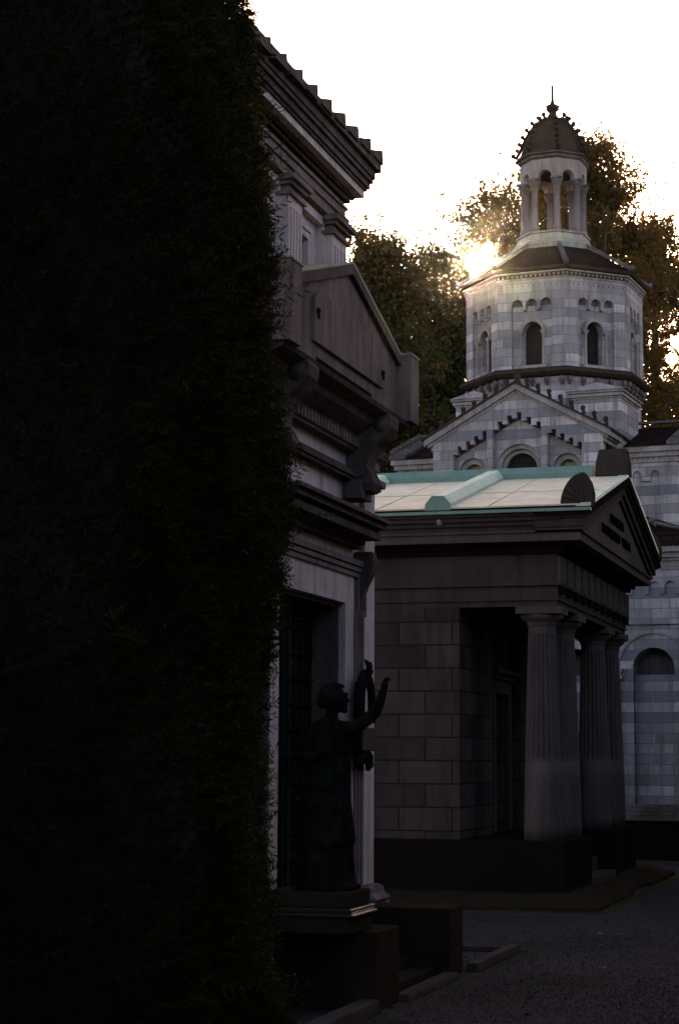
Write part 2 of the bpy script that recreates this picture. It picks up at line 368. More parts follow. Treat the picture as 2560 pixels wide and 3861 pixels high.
# ================================================================== CHURCH (local frame: x along its front, y away)
CH = thing('octagonal_church', (-4.235, 33.063, 0), radians(-5.6),
           'banded grey marble chapel with octagonal drum and columned lantern, the farthest building', 'church')
OC = (-2.83, 4.1)
def church():
    P = lambda mb, n, m, par=CH, **k: mb.build(n, M[m], par, **k)
    cx, cy = OC
    # --- drum
    R = 1.78; ap = R * cos(pi / 8)
    z0, z1 = 9.10, 10.93
    zsill, zspr, rw = 9.24, 9.92, .188
    half = R * sin(pi / 8)
    arch_shade = MB(); wall = MB(); inner = MB(); rings = MB(); cols = MB(); glassb = []
    for k in range(8):
        a = -pi / 2 + k * pi / 4          # outward normal direction
        nx, ny = cos(a), sin(a); tx, ty = -ny, nx
        def fr(u, v, w_, nx=nx, ny=ny, tx=tx, ty=ty):
            return (cx + nx * (ap - w_) + tx * u, cy + ny * (ap - w_) + ty * u, v)
        # upper skin with a recessed field: three little arches on top
        fieldw = .40
        hole = [(-fieldw, z0 + .005), (fieldw, z0 + .005)]
        aw = .114; gap = (2 * fieldw - 6 * aw) / 2; top = []
        for j in (1, 0, -1):
            c = j * (2 * aw + gap)
            top += [(c + aw * cos(pi * i / 8), 10.43 + .12 * sin(pi * i / 8)) for i in range(9)]
            if j > -1: top += [(c - aw, 10.33), (c - aw - gap, 10.33)]
        hole += top
        wall.panel([(-half, z0), (half, z0), (half, z1), (-half, z1)], [hole], 0, .11, fr)
        inner.panel(rect(-half * .97, half * .97, z0, z1 - .1), [arch(0, zsill, zspr, rw)], .112, .40, fr)
        rings.panel(ringarch(0, zspr, zspr, rw, rw + .06), [], .05, .18, fr); rings.panel(ringarch(0, zspr, zspr, rw + .062, rw + .085), [], .075, .111, fr)
        rings.panel(rect(-rw - .10, rw + .10, zsill - .06, zsill - .002), [], -.01, .1, fr)
        for sx in (-1, 1):
            rings.panel(rect(sx * (rw + .04) - .05, sx * (rw + .04) + .05, zspr - .05, zspr - .002), [], -.01, .1, fr)
            p = fr(sx * (rw + .04), 0, .02); cols.lathe([(.028, zsill), (.034, zsill + .03), (.024, zsill + .06), (.024, zspr - .1), (.036, zspr - .051)], p[0], p[1], 8)
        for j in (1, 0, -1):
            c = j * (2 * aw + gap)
            arch_shade.panel([(c + (aw - .004) * cos(pi * i / 8), 10.432 + .116 * sin(pi * i / 8)) for i in range(9)], [], .098, .111, fr)  # dark half-discs painting shade and dirt under the little arches
        gl = MB(); gl.panel(arch(0, zsill, zspr, rw + .01), [], .27, .30, fr)
        gg = P(gl, 'window', 'glass')
        tr = MB()
        for t in np.linspace(-.12, .12, 5): tr.panel(rect(t - .006, t + .006, zsill, zspr + .12), [], .255, .269, fr)
        for t in np.arange(zsill + .08, zspr + .1, .09): tr.panel(rect(-.15, .15, t, t + .01), [], .25, .254, fr)
        P(tr, 'window_grille', 'iron', gg)
    P(arch_shade, 'corbel_arch_shade', 'marble_dirty'); P(wall, 'drum_wall', 'marble'); P(inner, 'drum_field', 'marble'); P(rings, 'window_arches', 'marble_plain'); P(cols, 'window_colonnettes', 'marble_plain')
    oct_ = lambda r, z: [(cx + r * cos(pi / 8 + k * pi / 4), cy + r * sin(pi / 8 + k * pi / 4), z) for k in range(8)]
    def octprof(mb, prof): mb.lathe(prof, cx, cy, 8, pi / 8, smooth=False)
    # --- cornice with billets
    c = MB(); octprof(c, [(1.70, 10.90), (1.80, 10.931), (1.81, 10.96), (1.76, 10.965), (1.76, 11.03), (1.85, 11.04), (1.86, 11.07), (1.7, 11.075)])
    P(c, 'drum_cornice', 'marble_plain')
    c = MB(); octprof(c, [(1.72, 10.967), (1.766, 10.967), (1.766, 11.028), (1.72, 11.028)]); P(c, 'billet_shade', 'dark_stone')  # dark band laid behind the billets to paint the hollow's shade
    bil = MB(); dots = MB()
    for k in range(8):
        a = -pi / 2 + k * pi / 4; nx, ny = cos(a), sin(a); tx, ty = -ny, nx
        for i in range(15):
            u = (i - 7) * .093
            x, y = cx + nx * (ap + .03) + tx * u, cy + ny * (ap + .03) + ty * u
            bil.ball((x, y, 10.998), .03, 6, 4)
        for i in range(12):
            u = (i - 5.5) * .11
            def fr(u_, v, w_, nx=nx, ny=ny, tx=tx, ty=ty): return (cx + nx * (ap - w_) + tx * u_, cy + ny * (ap - w_) + ty * u_, v)
            dots.panel(rect(u - .012, u + .012, 10.80, 10.825), [], -.002, .01, fr)
    P(bil, 'billet_row', 'marble_plain'); P(dots, 'drilled_dots', 'dark_stone')
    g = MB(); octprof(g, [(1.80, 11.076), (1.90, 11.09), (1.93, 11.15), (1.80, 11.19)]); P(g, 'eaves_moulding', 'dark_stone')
    # --- drum roof, ribs, collar
    r_ = MB(); octprof(r_, [(1.88, 11.16), (.86, 11.80), (.80, 11.80)]); P(r_, 'drum_roof', 'slate')
    rib = MB()
    for k in range(8):
        a = pi / 8 + k * pi / 4; d = Vector((cos(a), sin(a), 0)); t = Vector((-sin(a), cos(a), 0))
        p0 = Vector((cx, cy, 11.15)) + d * 1.93; p1 = Vector((cx, cy, 11.83)) + d * .84
        q = [p0 - t * .045, p0 + t * .045, p1 + t * .04, p1 - t * .04]
        q2 = [v + Vector((0, 0, .07)) for v in q]
        rib.add(q + q2, [(0, 1, 2, 3), (4, 7, 6, 5), (0, 4, 5, 1), (1, 5, 6, 2), (2, 6, 7, 3), (3, 7, 4, 0)])
        e = p0 + Vector((0, 0, .05)); rib.ball(e, .065, 8, 5)
    P(rib, 'roof_ribs', 'marble_dirty')
    c = MB(); octprof(c, [(.87, 11.78), (.87, 11.90), (.80, 11.96), (.80, 11.98), (.77, 12.0), (.72, 12.12), (.76, 12.13), (.76, 12.16), (.6, 12.17)])
    P(c, 'lantern_base', 'marble_plain')
    # --- lantern columns
    first = None
    for k in range(8):
        a = pi / 8 + k * pi / 4
        if first is None:
            sh = MB(); sh.lathe([(.085, 12.17), (.085, 12.20), (.095, 12.23), (.08, 12.26), (.088, 12.285), (.066, 12.31), (.066, 13.04), (.075, 13.05), (.066, 13.065)], 0, 0, 14)
            first = P(sh, 'lantern_column', 'lantern_shaft', loc=(cx + .60 * cos(a), cy + .60 * sin(a), 0))
            cp = MB(); cp.lathe([(.066, 13.066), (.075, 13.12), (.105, 13.20), (.112, 13.235)], 0, 0, 8, smooth=False, radf=lambda t, z: 1 + .12 * cos(4 * t))
            cp.box(-.11, .11, -.11, .11, 13.236, 13.27)
            cpo = P(cp, 'capital', 'marble_dirty', first)
        else:
            o = first.copy(); COL.objects.link(o); o.parent = CH; o.location = (cx + .60 * cos(a), cy + .60 * sin(a), 0)
            o2 = cpo.copy(); COL.objects.link(o2); o2.parent = o
    # --- arcade, eaves, dome, finial
    w_ = MB(); Rl = .68; al = Rl * cos(pi / 8); hl = Rl * sin(pi / 8)
    for k in range(8):
        a = -pi / 2 + k * pi / 4; nx, ny = cos(a), sin(a); tx, ty = -ny, nx
        def fr(u, v, d, nx=nx, ny=ny, tx=tx, ty=ty): return (cx + nx * (al - d) + tx * u, cy + ny * (al - d) + ty * u, v)
        ra = .135; o = [(-hl, 13.271), (-ra, 13.271)] + [(ra * -cos(pi * i / 12), 13.30 + ra * sin(pi * i / 12)) for i in range(13)] + [(ra, 13.271), (hl, 13.271), (hl, 13.66), (-hl, 13.66)]
        w_.panel(o, [], 0, .16, fr)
    P(w_, 'lantern_arcade', 'marble_plain')
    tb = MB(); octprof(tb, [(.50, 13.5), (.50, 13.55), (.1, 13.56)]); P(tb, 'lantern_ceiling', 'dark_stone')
    e = MB(); octprof(e, [(.60, 13.661), (.69, 13.665), (.73, 13.70), (.72, 13.745), (.78, 13.76), (.76, 13.79), (.6, 13.82)]); P(e, 'lantern_cornice', 'marble_dirty')
    d = MB(); octprof(d, [(.75, 13.80), (.66, 13.90), (.61, 14.05), (.545, 14.22), (.46, 14.38), (.35, 14.53), (.22, 14.64), (.12, 14.70), (.05, 14.74)])
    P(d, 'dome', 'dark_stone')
    cr = MB(); prof = [(.75, 13.83), (.67, 13.95), (.62, 14.08), (.555, 14.23), (.47, 14.385), (.36, 14.535), (.23, 14.65)]
    for k in range(8):
        a = pi / 8 + k * pi / 4
        cr.tube([(cx + (r + .012) * cos(a), cy + (r + .012) * sin(a), z) for r, z in prof], .036, 6)
        for r, z in prof:
            cr.tube([(cx + r * cos(a), cy + r * sin(a), z), (cx + (r + .05) * cos(a), cy + (r + .05) * sin(a), z + .02), (cx + (r + .075) * cos(a), cy + (r + .075) * sin(a), z + .055)], [.028, .022, .026], 6)
            cr.ball((cx + (r + .065) * cos(a), cy + (r + .065) * sin(a), z + .055), .05, 7, 5)
    P(cr, 'dome_crockets', 'dark_stone')
    f = MB(); f.lathe([(.16, 14.66), (.10, 14.74), (.08, 14.80), (.08, 14.83), (.14, 14.87), (.12, 14.90), (.155, 14.935), (.11, 14.975), (.05, 15.0), (.045, 15.05), (.034, 15.07), (.03, 15.38), (.01, 15.41)], cx, cy, 10, radf=lambda t, z: 1 + (.12 * cos(5 * t) if 14.85 < z < 14.96 else 0))
    P(f, 'finial', 'dark_stone')
    # --- ledge under the drum with bracket heads, octagonal base
    l = MB(); octprof(l, [(1.78, 9.0), (1.86, 9.02), (1.93, 9.07), (1.92, 9.13), (1.84, 9.17), (1.70, 9.185)]); P(l, 'drum_ledge', 'dark_stone')
    b = MB(); octprof(b, [(1.72, 4.0), (1.72, 9.001)]); P(b, 'drum_base', 'marble')
    bh = MB()
    for k in range(8):
        a = -pi / 2 + k * pi / 4; nx, ny = cos(a), sin(a); tx, ty = -ny, nx
        for i in range(5):
            u = (i - 2) * .30; x, y = cx + nx * (ap - .01) + tx * u, cy + ny * (ap - .01) + ty * u
            bh.ball((x + nx * .03, y + ny * .03, 8.93), .055, 7, 5, (1, 1, 1.2)); bh.ball((x, y, 8.86), .04, 6, 4)
    P(bh, 'bracket_heads', 'marble_dirty')
    # --- corner turrets
    for x0, x1 in ((-2.83 + .86, -2.83 + 1.80), (-2.83 - 1.46, -2.83 - .74)):
        t = MB(); y0, y1 = 2.2, 3.6
        t.box(x0, x1, y0, y1, 4.0, 8.44)
        to = P(t, 'corner_turret', 'marble')
        c = MB(); 
        for pz, q, q2 in ((8.441, .02, .03), (8.48, .05, .06), (8.55, .08, .04)): c.box(x0 - q, x1 + q, y0 - q, y1 + q, pz, pz + q2)
        P(c, 'turret_cornice', 'marble_plain', to)
        xm = (x0 + x1) / 2
        c = MB(); c.add([(x0 - .11, y0 - .11, 8.592), (x1 + .11, y0 - .11, 8.592), (x1 + .11, y1, 8.592), (x0 - .11, y1, 8.592), (xm, y0 + .06, 8.77), (xm, y1, 8.77)],
              [(0, 1, 4), (1, 2, 5, 4), (2, 3, 5), (3, 0, 4, 5), (0, 3, 2, 1)])
        P(c, 'turret_cap', 'marble_plain', to)
    # --- gabled front arm
    G = 1.5; gx = -2.83; sl = .545
    zt = lambda x, z: z - sl * abs(x - gx)
    HL, HR = gx - 1.65, gx + 1.65
    fld = []                       # recessed gable field follows the rake
    zf = 8.20
    gw = MB()
    outline = [(HL, 0), (HR, 0), (HR, zt(HR, 8.50)), (gx, 8.50), (HL, zt(HL, 8.50))]
    def sawtop(xa, xb, zoff, n):
        pts = []; xs = np.linspace(xb, xa, 2 * n + 1)
        for i in range(2 * n):
            h = zt((xs[i] + xs[i + 1]) / 2, zoff) - (0 if i % 2 == 0 else .11)
            pts += [(xs[i], h), (xs[i + 1], h)]
        return pts
    holes = []
    for xa, xb, n in ((gx - 1.25, gx - .59, 4), (gx - .47, gx + .47, 5), (gx + .59, gx + 1.25, 4)):
        holes.append([(xa, 5.2), (xb, 5.2)] + sawtop(xa, xb, 8.16, n))
    gw.panel(outline, holes, -.08, .10, frY(G)); P(gw, 'gable_wall', 'marble')
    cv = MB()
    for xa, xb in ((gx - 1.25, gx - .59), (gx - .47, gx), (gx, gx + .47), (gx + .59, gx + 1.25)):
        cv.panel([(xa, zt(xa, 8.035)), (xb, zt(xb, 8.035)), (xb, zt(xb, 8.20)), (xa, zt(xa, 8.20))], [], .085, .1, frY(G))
    P(cv, 'corbel_shade', 'dark_stone')  # dark strips between the teeth, painting the shade of the cavities
    gi = MB(); gi.panel([(HL + .1, 0), (HR - .1, 0), (HR - .1, zt(HR, 8.3)), (gx, 8.3), (HL + .1, zt(HL, 8.3))],
                        [arch(gx, 6.0, 7.10, .46, 20), arch(gx - .92, 6.0, 7.07, .27), arch(gx + .92, 6.0, 7.07, .27)], .101, .3, frY(G))
    P(gi, 'gable_field', 'marble')
    go = MB()
    go.panel(ringarch(gx, 6.0, 7.10, .38, .46, 20), [], .16, .4, frY(G)); go.panel(ringarch(gx, 6.0, 7.10, .305, .38, 20), [], .24, .4, frY(G))
    for s in (-1, 1): go.panel(ringarch(gx + s * .92, 6.0, 7.07, .165, .27), [], .18, .4, frY(G))
    P(go, 'gable_arch_rings', 'marble_plain')
    gl = MB(); gl.panel(arch(gx, 6.0, 7.10, .306, 20), [], .34, .37, frY(G)); P(gl, 'gable_window', 'glass')
    gl = MB()
    for s in (-1, 1): gl.panel(arch(gx + s * .92, 6.0, 7.07, .166), [], .33, .37, frY(G))
    P(gl, 'blind_niche', 'rim_top')
    gp = MB()
    for s in (-1, 1): gp.box(gx + s * .53 - .045, gx + s * .53 + .045, G - .03, G + .06, 6.0, 7.62); gp.box(gx + s * .53 - .07, gx + s * .53 + .07, G - .05, G + .05, 7.62, 7.68); gp.box(gx + s * .53 - .09, gx + s * .53 + .09, G - .06, G + .07, 7.0, 7.06)
    P(gp, 'gable_colonnettes', 'marble_plain')
    gd = MB()
    for s in (-1, 1):
        for i in range(15):
            x = gx + s * (.12 + i * .095); z = zt(x, 8.27); gd.box(x - .012, x + .012, G - .003, G + .01, z, z + .024)
    P(gd, 'gable_drilled_dots', 'dark_stone')
    # raking cornice, three steps, runs back as the roof edge
    for i, (pr, za, zb, nm, mt) in enumerate(((.05, 8.40, 8.50, 'rake_moulding', 'marble_plain'), (.10, 8.50, 8.56, 'rake_fillet', 'marble_plain'), (.16, 8.56, 8.68, 'rake_cornice', 'marble_plain'), (.20, 8.68, 8.72, 'rake_capping', 'dark_stone'))):
        e_ = 1.65 + pr; m = MB()
        m.panel([(gx - e_, za - sl * e_), (gx, za), (gx + e_, za - sl * e_), (gx + e_, zb - sl * e_ - .001), (gx, zb - .001), (gx - e_, zb - sl * e_ - .001)], [], -pr, .8 if i < 3 else 1.6, frY(G)); P(m, nm, mt)
    ck = MB()
    for s in (-1, 1):
        for i in range(8):
            x = gx + s * (.20 + i * .215); z = zt(x, 8.72); y = G - .05
            ck.tube([(x, y, z - .02), (x + s * .01, y, z + .05), (x - s * .02, y, z + .10)], [.05, .035, .03], 6); ck.ball((x - s * .005, y, z + .12), .05, 7, 5)
    ck.lathe([(.08, 8.69), (.05, 8.76), (.09, 8.83), (.04, 8.90), (.05, 8.93), (.01, 8.98)], gx, G - .02, 8)
    P(ck, 'gable_crockets', 'dark_stone')
    # --- transept: walls, roof, copings
    T = 2.4; xl, xr = gx - 2.72, gx + 2.80; zc = 7.03
    for x0, x1, nm in ((xl, HL + .2, 'west_transept'), (HR - .2, xr, 'east_transept')):
        e_ = nm == 'east_transept'
        field = rect(x0 + .25, x1 - .33, 4.2, 7.1) if not e_ else None
        m = MB()
        if e_:
            f0, f1 = x0 + .17, x1 - .33
            hole = [(f0, 4.2), (f1, 4.2)]; ar = .085; n_ = 3; gp_ = (f1 - f0 - n_ * 2 * ar) / (n_ - 1); top = []
            for j in range(n_):
                c_ = f1 - ar - j * (2 * ar + gp_)
                top += [(c_ + ar * cos(pi * i / 8), 6.95 + .10 * sin(pi * i / 8)) for i in range(9)]
                if j < n_ - 1: top += [(c_ - ar, 6.85), (c_ - ar - gp_, 6.85)]
            m.panel(rect(x0, x1, 0, 7.2), [hole + top], 0, .06, frY(T))
            m.box(x0, x1, T + .062, T + 3.4, 0, 7.2)
        else:
            m.box(x0, x1, T, T + 3.4, 0, 7.2)
        wl = P(m, 'transept_wall', 'marble')
        m = MB()
        for z, h_, q in ((7.201, .05, .03), (7.252, .05, .02), (7.303, .09, .07), (7.394, .10, .12)):
            m.box(x0 - (q if not e_ else 0), x1 + (q if e_ else 0), T - q, T + 3.4 + q, z, z + h_ - .001)
        P(m, 'transept_cornice', 'marble_plain', wl)
        m = MB()
        for i in range(9 if e_ else 7):
            u = x0 + .2 + i * .1; m.box(u, u + .02, T - .023, T - .01, 7.262, 7.286)
        P(m, 'transept_drilled_dots', 'dark_stone', wl)
        m = MB(); y0, y1, ym = T - .14, T + 3.54, T + 1.7; za, zb = 7.495, 8.15
        ra, rb = (x0, x1 + .12) if e_ else (x0 - .12, x1)
        m.add([(ra, y0, za), (rb, y0, za), (rb, ym, zb), (ra, ym, zb), (rb, y1, za), (ra, y1, za)], [(0, 1, 2, 3), (3, 2, 4, 5), (0, 3, 5), (1, 4, 2), (0, 5, 4, 1)])
        P(m, 'transept_roof', 'slate', wl)
        m = MB(); c0, c1 = (x1 - .16, x1 + .14) if e_ else (x0 - .14, x0 + .20)
        m.add([(c0, y0 - .02, za + .005), (c1, y0 - .02, za + .005), (c1, ym, zb + .005), (c0, ym, zb + .005), (c0, y0 - .02, za + .075), (c1, y0 - .02, za + .075), (c1, ym, zb + .08), (c0, ym, zb + .08)],
              [(0, 3, 2, 1), (4, 5, 6, 7), (0, 1, 5, 4), (1, 2, 6, 5), (2, 3, 7, 6), (3, 0, 4, 7)])
        m.box(ra, rb, ym - .05, ym + .05, zb + .081, zb + .13)
        P(m, 'transept_coping', 'marble_dirty', wl)
        m = MB(); xe = c1 if e_ else c0
        for i in range(7):
            t_ = (i + .6) / 7.5; y, z = y0 + (ym - y0) * t_, za + (zb - za) * t_ + .07
            m.ball((xe, y, z + .05), .055, 6, 4); m.ball((xe + .03, y + .02, z + .11), .035, 6, 4)
        P(m, 'transept_crockets', 'marble_dirty', wl)
    # --- lower porch in front
    L = 0.0; x0, x1 = -1.75, 1.6
    m = MB(); holes = []
    def corb(f0, f1, n_, ar, zsp, zlow):
        hole = [(f0, 4.2), (f1, 4.2)]; gp_ = (f1 - f0 - n_ * 2 * ar) / (n_ - 1); top = []
        for j in range(n_):
            c_ = f1 - ar - j * (2 * ar + gp_)
            top += [(c_ + ar * cos(pi * i / 10), zsp + ar * sin(pi * i / 10)) for i in range(11)]
            if j < n_ - 1: top += [(c_ - ar, zlow), (c_ - ar - gp_, zlow)]
        return hole + top
    corbs = [corb(-1.7, 1.55, 12, .10, 4.64, 4.52)]
    m.panel(rect(x0, x1, 4.0, 4.93), [c for c in corbs], -.05, .0, frY(L))
    m.panel(rect(x0, x1, .93, 4.93), [arch(c, .935, 3.24, .36, 18) for c in (-1.36, .02, 1.40) if c < 1.3 and c > -1.38], .001, .4, frY(L))
    P(m, 'porch_wall', 'marble')
    m = MB()
    for c in (-1.36, .02): m.panel(ringarch(c, 3.24, 3.24, .361, .60, 18), [], -.02, .05, frY(L))
    P(m, 'porch_arch_ring', 'marble')
    m = MB()
    for c in (-1.36, .02):
        m.panel(ringarch(c, 3.24, 3.24, .60, .64, 18), [], -.05, -.001, frY(L))
    P(m, 'porch_hood_mould', 'marble_plain')
    m = MB()
    for c in (-1.36, .02): m.panel(rect(c - .36, c + .36, .94, 3.14), [], .16, .25, frY(L))
    P(m, 'blind_panel', 'marble')
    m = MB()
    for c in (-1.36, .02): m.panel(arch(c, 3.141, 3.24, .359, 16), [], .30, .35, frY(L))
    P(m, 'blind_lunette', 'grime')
    m = MB()
    for c in (-.67, .71, -1.72):
        m.box(c - .11, c + .11, -.06, .0, .94, 2.85); m.box(c - .13, c + .13, -.08, .0, 2.851, 2.90); m.box(c - .11, c + .11, -.07, .0, 2.901, 3.06); m.ball((c - .06, -.08, 2.98), .06, 7, 5); m.ball((c + .06, -.08, 2.98), .06, 7, 5)
        m.box(c - .16, c + .16, -.10, .0, 3.061, 3.12); m.box(c - .13, c + .13, -.06, .0, 3.121, 3.19); m.box(c - .16, c + .16, -.09, .0, 3.191, 3.24)
    P(m, 'porch_pilasters', 'marble_plain')
    m = MB()
    for z, h_, q in ((.66, .09, .20), (.752, .06, .16), (.814, .06, .12), (.876, .06, .07)): m.box(x0, x1, -q, 0.3, z, z + h_ - .002)
    P(m, 'base_moulding', 'marble_dirty')
    m = MB(); m.box(x0, x1 - .02, -.14, .3, 0, .658); P(m, 'base_plinth', 'granite_dark')
    m = MB()
    for z, h_, q in ((4.931, .05, .07), (4.983, .10, .06), (5.085, .05, .10), (5.137, .09, .15), (5.229, .10, .22)): m.box(x0, x1, -q, 1.5, z, z + h_ - .002)
    P(m, 'porch_cornice', 'marble_plain')
    m = MB(); m.add([(x0, -.26, 5.33), (x1, -.26, 5.33), (x1, 1.49, 5.33), (x0, 1.49, 5.33), (-.9, 1.49, 6.15), (-.5, 1.49, 6.1), (-1.0, .3, 5.9), (-.3, .0, 5.83)],
                    [(0, 1, 7, 6), (1, 2, 5, 7), (7, 5, 4, 6), (0, 6, 4, 3), (0, 3, 2, 1), (2, 3, 4, 5)])
    P(m, 'porch_roof', 'slate')
    m = MB(); m.tube([(-.35, -.02, 5.87), (1.5, -.25, 5.38)], .035, 6); m.ball((.05, -.08, 5.80), .06, 8, 5); m.ball((.12, -.1, 5.72), .04, 8, 5)
    P(m, 'porch_hip_coping', 'marble_dirty')
church()

# ================================================================== GRANITE TEMPLE
TO = (-5.6, 25.3, 0)
TM = thing('granite_temple_tomb', TO, 0, 'dark granite temple tomb with fluted columns under a cream and green roof', 'mausoleum')
def temple():
    Xe, Ys, Yf, Yc, Xb = -3.985, 22.473, 28.127, 25.3, -9.6
    nb = lambda: MB(TO)
    P = lambda mb, n, m, par=TM, **k: mb.build(n, M[m], par, **k)
    # base, plinths, steps, slabs
    m = nb(); m.box(Xb, -5.05, 22.38, 28.22, .10, .735); m.box(-5.051, -4.56, 24.25, 26.36, .10, .73)
    m.box(-5.051, -3.905, 22.31, 24.30, .14, .737, (.01, .01)); m.box(-5.051, -3.905, 26.30, 28.29, .14, .737, (.01, .01))
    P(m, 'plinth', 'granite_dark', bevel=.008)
    m = nb()
    for i, (x, z) in enumerate(((-4.40, .56), (-4.15, .38), (-3.90, .21))): m.box(-4.9, x, 24.31, 26.29, .10, z)
    P(m, 'front_steps', 'granite_plain', bevel=.01)
    m = nb()
    def slab(x0, x1, y0, y1, z0, z1, ins):
        m.add([(x0, y0, 0), (x1, y0, 0), (x1, y1, 0), (x0, y1, 0), (x0, y0, z0), (x1, y0, z0), (x1, y1, z0), (x0, y1, z0),
               (x0, y0 + ins, z1), (x1 - ins, y0 + ins, z1), (x1 - ins, y1 - .05, z1), (x0, y1 - .05, z1)],
              [(0, 3, 2, 1), (0, 1, 5, 4), (1, 2, 6, 5), (2, 3, 7, 6), (3, 0, 4, 7), (4, 5, 9, 8), (5, 6, 10, 9), (6, 7, 11, 10), (7, 4, 8, 11), (8, 9, 10, 11)])
    slab(-9.5, -3.40, 21.40, 24.42, .05, .15, .52); slab(-4.6, -3.5, 24.44, 26.2, .05, .11, .3); slab(-9.5, -3.42, 26.22, 28.9, .05, .15, .4)
    P(m, 'footing_slabs', 'granite_wet')
    # cella
    m = nb()
    m.box(Xb, -5.186, Ys, 24.37, .737, 3.50); m.box(Xb, -5.186, 26.23, Yf, .737, 3.50)
    m.panel(rect(24.37, 26.23, .732, 3.50), [rect(24.89, 25.71, .733, 2.55)], .14, .5, frX(-5.186))
    P(m, 'cella_wall', 'granite')
    m = nb(); m.panel([(24.70, .738), (24.89, .738), (24.89, 2.55), (25.71, 2.55), (25.71, .738), (25.90, .738), (25.90, 2.72), (24.70, 2.72)], [], .06, .139, frX(-5.186))
    m.box(-5.325, -5.20, 24.60, 26.0, 2.74, 2.80); m.box(-5.325, -5.14, 24.56, 26.04, 2.801, 2.87)
    P(m, 'door_surround', 'granite_plain')
    m = nb(); m.box(-5.62, -5.56, 24.89, 25.71, .74, 2.55); d = P(m, 'door', 'bronze_door')
    m = nb()
    for y in (24.95, 25.33):
        for z in (.85, 1.7): m.box(-5.559, -5.545, y, y + .32, z, z + .72)
    P(m, 'door_panels', 'bronze_door', d)
    # columns: one built, three copied
    prof = [(.235, .737), (.230, .9), (.222, 1.2), (.214, 1.52)]
    sh = MB(); sh.lathe([(.236, 0), (.231, .16), (.226, .45), (.220, .70), (.215, .925), (.206, .926)], 0, 0, 40)
    z0, z1 = .927, 2.46
    zz = np.linspace(z0, z1, 9); pr = [(.215 - .048 * (z - z0) / (z1 - z0), z) for z in zz]
    fl = lambda a, z: 1 - (.12 * (1 - abs(sin(10 * a)) ** 4) if z0 + .05 < z < z1 - .02 else 0)
    fp = [pr[0], (.214, z0 + .06)] + pr[1:-1] + [(.168, z1 - .05), (.166, z1 - .01), (.166, z1 + .07)]
    fx = MB(); fx.lathe(fp, 0, 0, 160, smooth=False, radf=fl)
    cp = MB(); cp.lathe([(.166, 2.53), (.178, 2.54), (.172, 2.55), (.184, 2.56), (.178, 2.57), (.20, 2.59), (.245, 2.625), (.262, 2.66), (.255, 2.672)], 0, 0, 40)
    ab = MB(); ab.box(-.272, .272, -.272, .272, 2.673, 2.762)
    base = None
    for y in (22.72, 24.05, 26.55, 27.88):
        lc = (-4.225 - TO[0], y - TO[1], .737)
        if base is None:
            base = P(sh, 'column_drum', 'granite_column', loc=lc); s1 = P(fx, 'fluted_shaft', 'granite_column', base); s2 = P(cp, 'column_capital', 'granite_column', base); s3 = P(ab, 'column_abacus', 'granite_column', base, bevel=.006)
        else:
            o = base.copy(); COL.objects.link(o); o.parent = TM; o.location = lc
            for s_ in (s1, s2, s3):
                q = s_.copy(); COL.objects.link(q); q.parent = o
    # entablature (hollow over the porch)
    def ringbox(m, q, z0, z1, back=Xb):
        m.box(back, Xe + q, Ys - q, Ys + .48, z0, z1); m.box(back, Xe + q, Yf - .48, Yf + q, z0, z1); m.box(Xe - .48, Xe + q - .001, Ys + .48, Yf - .48, z0, z1)
    m = nb(); ringbox(m, -.012, 3.5, 3.585); ringbox(m, 0, 3.587, 3.745); ringbox(m, .012, 3.57, 3.586); P(m, 'architrave', 'granite_plain')
    m = nb(); ringbox(m, .045, 3.746, 3.785); P(m, 'taenia', 'granite_plain')
    m = nb(); ringbox(m, 0, 3.786, 4.13); m.box(Xb, Xe - .49, Ys + .481, Yf - .481, 3.60, 3.7); P(m, 'frieze', 'granite_plain')
    m = nb(); gu = nb()
    for i in range(11):
        y = Ys + .16 + i * (Yf - Ys - .32) / 10
        for dy in (-.14, 0, .14):
            m.box(Xe + .001, Xe + .045, y + dy - .065, y + dy + .065, 3.787, 4.09, (0, .0))
        m.box(Xe + .001, Xe + .02, y - .2, y + .2, 3.787, 4.07)
        gu.box(Xe + .013, Xe + .05, y - .15, y + .15, 3.715, 3.745)
        for k in range(6): gu.lathe([(.022, 3.655), (.012, 3.714)], Xe + .032, y - .125 + k * .05, 6)
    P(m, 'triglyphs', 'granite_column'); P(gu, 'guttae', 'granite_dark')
    m = nb()
    for z, h, q in ((4.131, .05, .07), (4.183, .05, .13)): ringbox(m, q, z, z + h)
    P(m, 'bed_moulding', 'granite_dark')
    m = nb(); ringbox(m, .331, 4.246, 4.345); ringbox(m, .36, 4.346, 4.37); P(m, 'corona', 'granite_column')
    # side gutters mouldings only along the eaves
    m = nb()
    for z, h, q in ((4.371, .06, .34), (4.433, .05, .38), (4.485, .05, .42), (4.537, .055, .45)):
        m.box(Xb, Xe + .1, Ys - q, Ys + .3, z, z + h); m.box(Xb, Xe + .1, Yf - .3, Yf + q, z, z + h)
    P(m, 'eaves_cyma', 'granite_plain')
    # pediment
    sl = .247; ez = 4.646; e0 = Yc - 21.995
    m = nb(); m.panel([(Yc - 2.95, 4.371), (Yc + 2.95, 4.371), (Yc, 4.371 + 2.95 * sl)], [], -.325, .12, frX(Xe)); P(m, 'tympanum', 'granite_column')
    def rake(nm, mt, pr, top, bot, back=.2):
        m = nb(); e = e0 - (.478 - pr); zt = lambda y, o: ez + sl * (e0 - y) - o
        m.panel([(Yc - e, zt(e, bot)), (Yc, zt(0, bot)), (Yc + e, zt(e, bot)), (Yc + e, zt(e, top)), (Yc, zt(0, top)), (Yc - e, zt(e, top))], [], -pr, back, frX(Xe)); return P(m, nm, mt)
